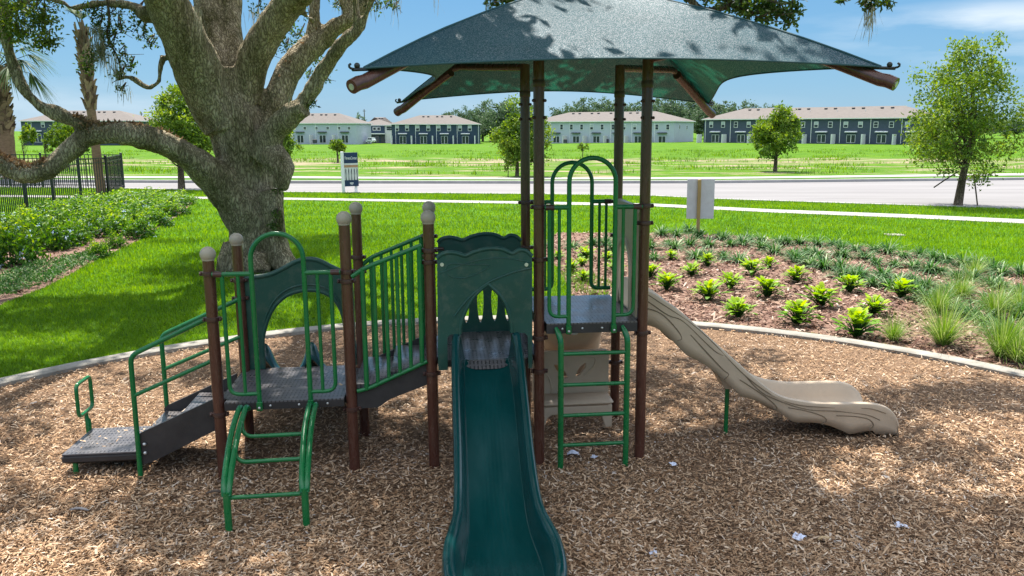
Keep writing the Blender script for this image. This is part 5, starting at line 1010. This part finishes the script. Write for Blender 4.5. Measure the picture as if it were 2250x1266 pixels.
# ================================================================= signs
bs = np.array(gnd(755, 425)); be = np.array(gnd(777, 423)); dv = be - bs; ang = math.atan2(dv[1], dv[0]); wd = np.linalg.norm(dv)
SG = empty('banner_sign', (bs[0], bs[1], 0), ang * .6, label='tall navy banner sign on two white posts at the roadside', cat='sign')
for x, w, y_ in ((0, .06, 0), (wd, .06, .12)):
    q = MB(); q.box(x - w, x + w, y_ - .06, y_ + .06, -.2, 1.97 if x == 0 else 1.9, .01); q.build('post', MT['white'], SG)
q = MB(); q.box(.065, wd + .09, -.03, .03, .32, 1.93, .004); bd = q.build('banner', mat('banner_navy', (.012, .032, .085), .5, .4, .05, 3), SG)
q = MB(); q.box(.07, wd + .085, -.034, -.031, .62, 1.42); q.build('picture', mat('banner_picture_white', (.60, .60, .58), .5, .3, .2, 5), bd)
q = MB(); q.box(.07, wd + .085, -.037, -.035, 1.22, 1.34); q.build('picture_band', mat('banner_picture_tan', (.42, .24, .13), .6, .3, .3, 9), bd)
for k in range(5):
    q = MB(); x = .14 + (wd - .12) * k / 4; q.prism([(x - .015, .62), (x + .03, .62), (x + .016, .85), (x + .03, 1.1), (x, 1.2), (x - .02, 1.05), (x - .005, .85)], [], 0, .002, fv(-.041)); q.build('picture_figure', mat('banner_picture_dark', (.03, .035, .05), .6), bd)
def text(body, size, loc, m, parent, name='lettering'):
    c = bpy.data.curves.new(name, 'FONT'); c.body = body; c.size = size; c.align_x = 'CENTER'; c.align_y = 'CENTER'; c.extrude = .002; o = bpy.data.objects.new(name, c); COL.objects.link(o); c.materials.append(m); o.location = loc; o.rotation_euler = (PI / 2, 0, 0); return o
mid = (.065 + wd + .09) / 2
tw = text('FitnessCenter', .085, (mid, -.036, 1.66), MT['white'], bd); tw.data.size = (wd - .02) / 6.0 * .98; tw.scale = (1, 1.9, 1)
dg = bpy.context.evaluated_depsgraph_get(); tme = bpy.data.meshes.new_from_object(tw.evaluated_get(dg)); tl = link('lettering', tme, None, bd); tl.location = tw.location; tl.rotation_euler = tw.rotation_euler; tl.scale = tw.scale; bpy.data.objects.remove(tw)
q = MB(); q.box(mid - .09, mid + .09, -.034, -.031, .45, .50); q.box(mid - .06, mid + .06, -.034, -.031, .39, .41); q.build('small_print', MT['white'], bd)
p = gnd(1533, 521); WS = empty('notice_sign', (p[0], p[1], 0), R(-1), label='blank white back of a notice sign on a wooden stake in the planting bed', cat='sign')
zt, zb_ = at(1537, 394, p[1])[2], at(1537, 481, p[1])[2]; hw = 30 / F * p[1]
q = MB(); q.box(-hw + .05, hw + .05, .035, .045, zb_, zt, .003); q.build('sign_board', mat('sign_back_white', (.52, .53, .55), .5, .4, .08, 4, scuff=.25), WS)
q = MB(); q.box(-.045, .045, -.045, .033, -.3, zt - .01, .006); q.build('stake', MT['wood'], WS)
q = MB(); q.box(-.25, .25, -.2, .2, 0, .03, .01); o = q.build('valve_cover', MT['concrete']); o.location = (*gnd(1966, 517), .0); tag(o, 'tan square valve cover set in the lawn', 'cover')

# paper scraps, sticks
crm = mat('scrap_paper', (.66, .69, .80), .8, .2, .08, 20)
for k, (px, py, s, lb) in enumerate([(1259, 1004, .085, 'largest crumpled white paper scrap between the ladder feet'), (1306, 1011, .05, 'small paper scrap beside the largest one under the ladder'), (1478, 1027, .055, 'paper scrap on the chips just right of the right canopy post'), (1981, 1165, .075, 'paper scrap lying lower right below the sunny patch'), (1756, 1189, .08, 'paper scrap lying in the shade at lower right of centre'), (1432, 1223, .06, 'paper scrap nearest the bottom edge right of the long slide'), (1526, 926, .03, 'tiny white scrap left of the tan slide support leg')]):
    g = np.random.RandomState(k); n = 7; q = MB(); V = [(s * (i / (n - 1) - .5) * 1.3, s * (j / (n - 1) - .5), .02 + s * .35 * g.uniform(0, 1) * (1 - abs(i / 3 - 1) ** 3)) for j in range(n) for i in range(n)]
    q.add(V, [(j * n + i, j * n + i + 1, j * n + n + i + 1, j * n + n + i) for j in range(n - 1) for i in range(n - 1)]); o = q.build('paper_scrap', crm, None, 0); o.location = (*gnd(px, py), .012); o.rotation_euler = (0, 0, k); tag(o, lb, 'paper scrap', 'paper scraps on the wood chips')
for k, (px, py, L, a, lb) in enumerate([(175, 1131, .16, -.1, 'short grey stick at lower left on the chips'), (470, 1092, .12, .3, 'short dark stick left of the curved climber foot'), (1810, 1196, .10, .1, 'flat tan sliver of wood beside a paper scrap')]):
    q = MB(); q.tube(curve([(-L / 2, 0, .02), (0, .01, .03), (L / 2, 0, .022)], 4), [.004, .009, .010, .011, .010, .011, .009, .008, .003], 7); o = q.build('stick', mat('weathered_stick', (.34, .31, .29) if k == 0 else ((.13, .10, .08) if k == 1 else (.5, .36, .2)), .9, .1, .2, 20)); o.location = (*gnd(px, py), .02); o.rotation_euler = (0, 0, a); tag(o, lb, 'stick')

# ================================================================= row houses
roof_m = mat('shingle_roof', (.165, .147, .134), .9, .1, .10, 1.2, .3, 8, stretch=(1, 1, 4))
glass_m = mat('window_glass', (.022, .032, .042), .12, .6, .3, .3)
blind_m = mat('window_blind', (.40, .44, .46), .4, .4, .08, 2)
walls = {'navy': mat('navy_siding', (.038, .062, .10), .75, .2, .08, 1.5), 'slate': mat('slate_siding', (.062, .080, .115), .75, .2, .08, 1.5), 'white': mat('white_siding', (.43, .47, .53), .75, .2, .05, 1.), 'cream': mat('cream_siding', (.66, .65, .64), .75, .2, .05, 1.)}
dark_m = mat('dark_awning', (.05, .055, .065), .7)
def house(label, x0, x1, Y0, Y1, ybase, yeave, yridge, depth, wall, wins, doors, divs=(), wy=(268, 280), ww=.95, door_y=(296, 312), awn=290, awn_dark=False, rdg=(.22, .22), win_h=1.25, blind=.55, extra=None):
    a, b = at(x0, 300, Y0), at(x1, 300, Y1); d = (b - a)[:2]; L = np.linalg.norm(d); d /= L; ang = math.atan2(d[1], d[0]); Ym = (Y0 + Y1) / 2
    zb = at(x0, ybase, Ym)[2]; ze = at(x0, yeave, Y0)[2] - zb; ze = (ze + at(x1, yeave if not isinstance(yeave, tuple) else yeave[1], Y1)[2] - zb) / 2
    zr = at((x0 + x1) / 2, yridge, Ym + depth / 2)[2] - zb
    H_ = empty('row_house', (a[0], a[1], zb), ang, label=label, cat='house')
    q = MB(); q.box(0, L, 0, depth, -2, ze, 0); q.build('wall', walls[wall], H_, 0)
    o = .45; V = [(-o, -o, ze), (L + o, -o, ze), (L + o, depth + o, ze), (-o, depth + o, ze), (-o, -o, ze + .18), (L + o, -o, ze + .18), (L + o, depth + o, ze + .18), (-o, depth + o, ze + .18), (depth * .55, depth / 2, zr), (L - depth * .55, depth / 2, zr)]
    q = MB(); q.add(V, [(4, 5, 9, 8), (5, 6, 9), (6, 7, 8, 9), (7, 4, 8)]); rf = q.build('roof', roof_m, H_, 0)
    q = MB(); q.add(V[:8], [(0, 1, 2, 3), (0, 4, 5, 1), (1, 5, 6, 2), (2, 6, 7, 3), (3, 7, 4, 0)]); q.build('eave', MT['white'], rf, 0)
    nv = max(3, int(L / 4.2))
    for k in range(nv):
        x = depth * .55 + (L - depth * 1.1) * (k + .5 + .15 * (-1) ** k) / nv; t = .82; y_ = -o + (depth / 2 + o) * t; z_ = ze + .18 + (zr - ze - .18) * t
        q = MB(); q.box(x - .3, x + .3, y_ - .35, y_ + .2, z_ - .05, z_ + .22, .05); q.build('roof_vent', dark_m, rf, 0)
        if k % 2: q = MB(); q.tube([(x + 1, y_ - 1.6, z_ - .9), (x + 1, y_ - 1.6, z_ - .3)], .06, 8); q.build('vent_pipe', MT['white'], rf)
    def along(px):
        r = ray(px, 300); # where that line of sight meets the facade
        M_ = np.array([[r[0], -d[0]], [r[1], -d[1]]]); s = np.linalg.solve(M_, a[:2]); return s[1]
    zz = lambda py, x: at(x0, py, Y0 + (Y1 - Y0) * x / L)[2] - zb
    for px in wins:
        x = along(px); z1, z0 = zz(wy[0], x), zz(wy[1], x); w = ww / 2
        q = MB(); q.box(x - w, x + w, -.07, .02, z0, z1); f = q.build('window', MT['white'], H_, 0)
        q = MB(); t = .09; zm = (z0 + z1) / 2
        q.box(x - w + t, x + w - t, -.085, -.065, z0 + t, zm - .03); q.build('pane', glass_m, f, 0)
        q = MB(); q.box(x - w + t, x + w - t, -.085, -.065, zm + .03, z1 - t); q.build('pane', blind_m if random.random() < blind else glass_m, f, 0)
    for px in doors:
        x = along(px); z1, z0 = zz(door_y[0], x), min(zz(door_y[1], x), .1); w = .95
        q = MB(); q.box(x - w, x + w, -.06, .02, z0, z1); f = q.build('patio_door', MT['white'], H_, 0)
        for s in (-1, 1): q = MB(); q.box(x + (s - 1) * w / 2 + .07, x + (s + 1) * w / 2 - .07, -.075, -.058, z0 + .08, z1 - .08); q.build('pane', glass_m, f, 0)
        za = zz(awn, x); q = MB(); q.add([(x - 1.25, 0, za + .28), (x + 1.25, 0, za + .28), (x - 1.25, -.7, za), (x + 1.25, -.7, za), (x - 1.25, -.7, za + .12), (x + 1.25, -.7, za + .12), (x - 1.25, 0, za), (x + 1.25, 0, za)], [(0, 1, 5, 4), (4, 5, 3, 2), (2, 3, 7, 6), (0, 4, 2, 6), (1, 7, 3, 5)]); q.build('awning', dark_m if awn_dark else MT['white'], H_, 0)
    for px in divs:
        x = along(px) + 1.0; q = MB(); q.box(x - .05, x + .05, -.1, 0, 0, ze); q.build('downpipe', MT['white'], H_, 0)
        x = along(px); q = MB(); q.box(x - .08, x + .08, -2.2, .01, -1, zz(door_y[0], x) + .1); q.build('privacy_wall', MT['white'] if wall != 'white' else walls['cream'], H_, 0)
    if extra: extra(H_, along, zz, L)
    return H_
house('long slate blue row house at the right behind the large young oak', 1546, 2040, 205, 172, 314, 262, 236, 13, 'slate', (1562, 1588, 1616, 1644, 1676, 1706, 1735, 1763, 1792, 1823, 1857, 1889, 1923, 1957, 1992, 2024), (1572, 1628, 1688, 1745, 1805, 1870, 1937, 2003), (1541.5, 1596, 1652, 1712, 1772, 1835, 1901, 1969), wy=(267.5, 280.5), door_y=(296, 313), awn=291, blind=.35)
house('long white row house seen between the canopy posts', 1170, 1480, 225, 213, 315, (270, 266), 247, 12, 'white', (1180, 1206, 1234, 1255.6, 1278, 1300, 1323, 1347, 1371, 1394.5, 1420, 1443, 1467), (1178, 1222.6, 1266, 1310.6, 1356, 1402, 1455), (1201, 1245, 1289, 1334, 1380, 1430), wy=(273, 286), door_y=(299, 314), awn=293, awn_dark=True, blind=.2) if False else None
def side_win(H_, along, zz, L):
    for y_, z0, z1 in ((3.2, 3.6, 4.7), (8.5, 3.5, 4.6)):
        q = MB(); q.box(L - .02, L + .06, y_, y_ + .8, z0, z1); f = q.build('window', MT['white'], H_, 0); q = MB(); q.box(L + .055, L + .075, y_ + .09, y_ + .71, z0 + .09, z1 - .09); q.build('pane', glass_m, f, 0)
house('long white row house seen between the canopy posts', 1170, 1481, 232, 212, 315, 268, 246, 14, 'white', (1180, 1206, 1234, 1255.6, 1278, 1300, 1323, 1347, 1371, 1394.5, 1420, 1443, 1467), (1178, 1222.6, 1266, 1310.6, 1356, 1402, 1455), (1201, 1245, 1289, 1334, 1380, 1430), wy=(273, 285.5), door_y=(299, 314), awn=293.5, awn_dark=True, blind=.15, extra=side_win)
house('dark navy row house left of the bushy roadside tree', 861, 1048, 245, 245, 317, 274, 253.5, 13, 'navy', (873, 895, 918, 941.5, 964, 987, 1011, 1032.5), (885, 930.5, 976.5, 1022.5), (862, 905.6, 951.6, 997, 1044), wy=(275.5, 288), door_y=(299, 315), awn=295, blind=.7, ww=1.05)
house('white row house with small square windows right of the oak trunk', 600, 783, 243, 240, 315, 272, 249, 13, 'white', (620, 647, 671, 696, 721, 746, 768), (612, 660, 709, 758), (636, 687, 736), wy=(278.5, 285), door_y=(297, 312), awn=291.5, awn_dark=True, blind=0)
def front_face(H_, along, zz, L):
    a, b = along(813), along(846); q = MB(); q.box(a, b, -.25, .0, 0, zz(277, a)); c = q.build('bay', walls['navy'], H_, 0)
    for px in (824, 833): x = along(px); q = MB(); q.box(x - .55, x + .55, -.33, -.24, zz(287, x), zz(279, x)); q.build('window', MT['white'], c, 0); 
    for px in (824, 833): x = along(px); q = MB(); q.box(x - .42, x + .42, -.36, -.32, zz(286, x), zz(280, x)); q.build('pane', glass_m, c, 0)
    q = MB(); q.box(a - .1, b + .1, -1.2, -.24, zz(295, a), zz(293, a)); q.build('porch_roof', MT['white'], c, 0)
    for px in (818, 829, 841): x = along(px); q = MB(); q.box(x - .62, x + .62, -.31, -.24, 0, zz(298, x)); q.build('door', glass_m if px == 829 else dark_m, c, 0)
house('white house with a dark central bay and a parked car in front', 788, 866, 262, 262, 315, 276, 258, 13, 'cream', (797, 803, 853, 859), (), (), wy=(277.5, 287), ww=1.0, blind=.1, extra=front_face)
house('slate house with tan roof half hidden by the arching oak limb at far left', 49, 306, 225, 225, 313, 267, 243, 15, 'slate', (68, 97, 140, 180, 240, 278), (83, 200), (112,), wy=(268, 280), door_y=(293, 313), awn=289, blind=.5)
# parked car, cooling units, poles
def car(label, px, Y, yb):
    p = at(px, yb, Y); K = empty('parked_car', tuple(p), R(-4), label=label, cat='car'); wm = mat('white_car_paint', (.78, .79, .8), .25, .5)
    q = MB(); prof = [(-.92, .35), (-.95, .75), (-.93, .95), (-.80, 1.02), (.80, 1.02), (.93, .95), (.95, .75), (.92, .35)]; q.prism(prof, [], -2.2, 2.2, lambda a, b, t: (a, t, b)); q.build('body', wm, K)
    q = MB(); q.prism([(-.82, 1.0), (-.66, 1.62), (.66, 1.62), (.82, 1.0)], [], -1.3, 2.0, lambda a, b, t: (a, t, b)); cb = q.build('cabin', wm, K)
    q = MB(); q.prism([(-.68, 1.06), (-.56, 1.5), (.56, 1.5), (.68, 1.06)], [], 0, .03, fv(-1.33)); q.build('windscreen', glass_m, cb)
    for x in (-.9, .9):
        for y_ in (-1.35, 1.35): q = MB(); q.tube([(x - .12, y_, .33), (x + .12, y_, .33)], .33, 16); q.build('wheel', MT['black'], K)
    for x in (-.7, .7): q = MB(); q.box(x - .16, x + .16, -2.24, -2.19, .72, .86); q.build('headlight', MT['steel'], K, 0)
    q = MB(); q.box(-.5, .5, -2.24, -2.19, .5, .66); q.build('grille', MT['black'], K, 0)
car('white car parked in front of the white house with the dark bay', 815.5, 247, 315)
for k, (px, lb) in enumerate(((692, 'left grey cooling unit at the wall of the white house right of the oak'), (730, 'dark grey cooling unit farther right at the same white house'), (1242, 'grey cooling unit left of the second canopy post pair, by the white row house'), (1333, 'grey cooling unit at the middle of the long white row house'))):
    Y = 238 if px < 800 else 221; p = at(px, 314.5, Y); K = empty('cooling_unit', tuple(p), 0, label=lb, cat='cooling unit', group='cooling units at the white houses')
    q = MB(); q.box(-.5, .5, -.5, .5, 0, 1.0, .06); q.build('case', dark_m, K); q = MB(); q.lathe([(.42, 1.0), (.42, 1.05), (.1, 1.07)], (0, 0, 0), 16); q.build('fan_grille', MT['clamp'], K)
for px, yt, Y, lb in ((803, 240, 285, 'tall thin utility pole behind the white house with the dark bay'), (316, 246, 260, 'thin distant pole left of the oak trunk')):
    p = at(px, 315, Y); t = at(px, yt, Y); K = empty('utility_pole', (p[0], Y, p[2] - 1), 0, label=lb, cat='pole'); q = MB(); q.tube([(0, 0, 0), (0, 0, t[2] - p[2] + 1)], [.2, .12], 8); q.build('shaft', MT['bark'], K); q = MB(); q.box(-.5, .5, -.06, .06, t[2] - p[2] + .3, t[2] - p[2] + .45); q.build('crossarm', MT['bark'], K, 0)
tpx('bare_tree', 'sparse pale tree behind the roof of the white house with the dark bay', 790, 315, 778, 802, 252, 290, .2, 26, 10, .9, 44, Y=275, m='far_leaf', shape=0, hollow=.5)
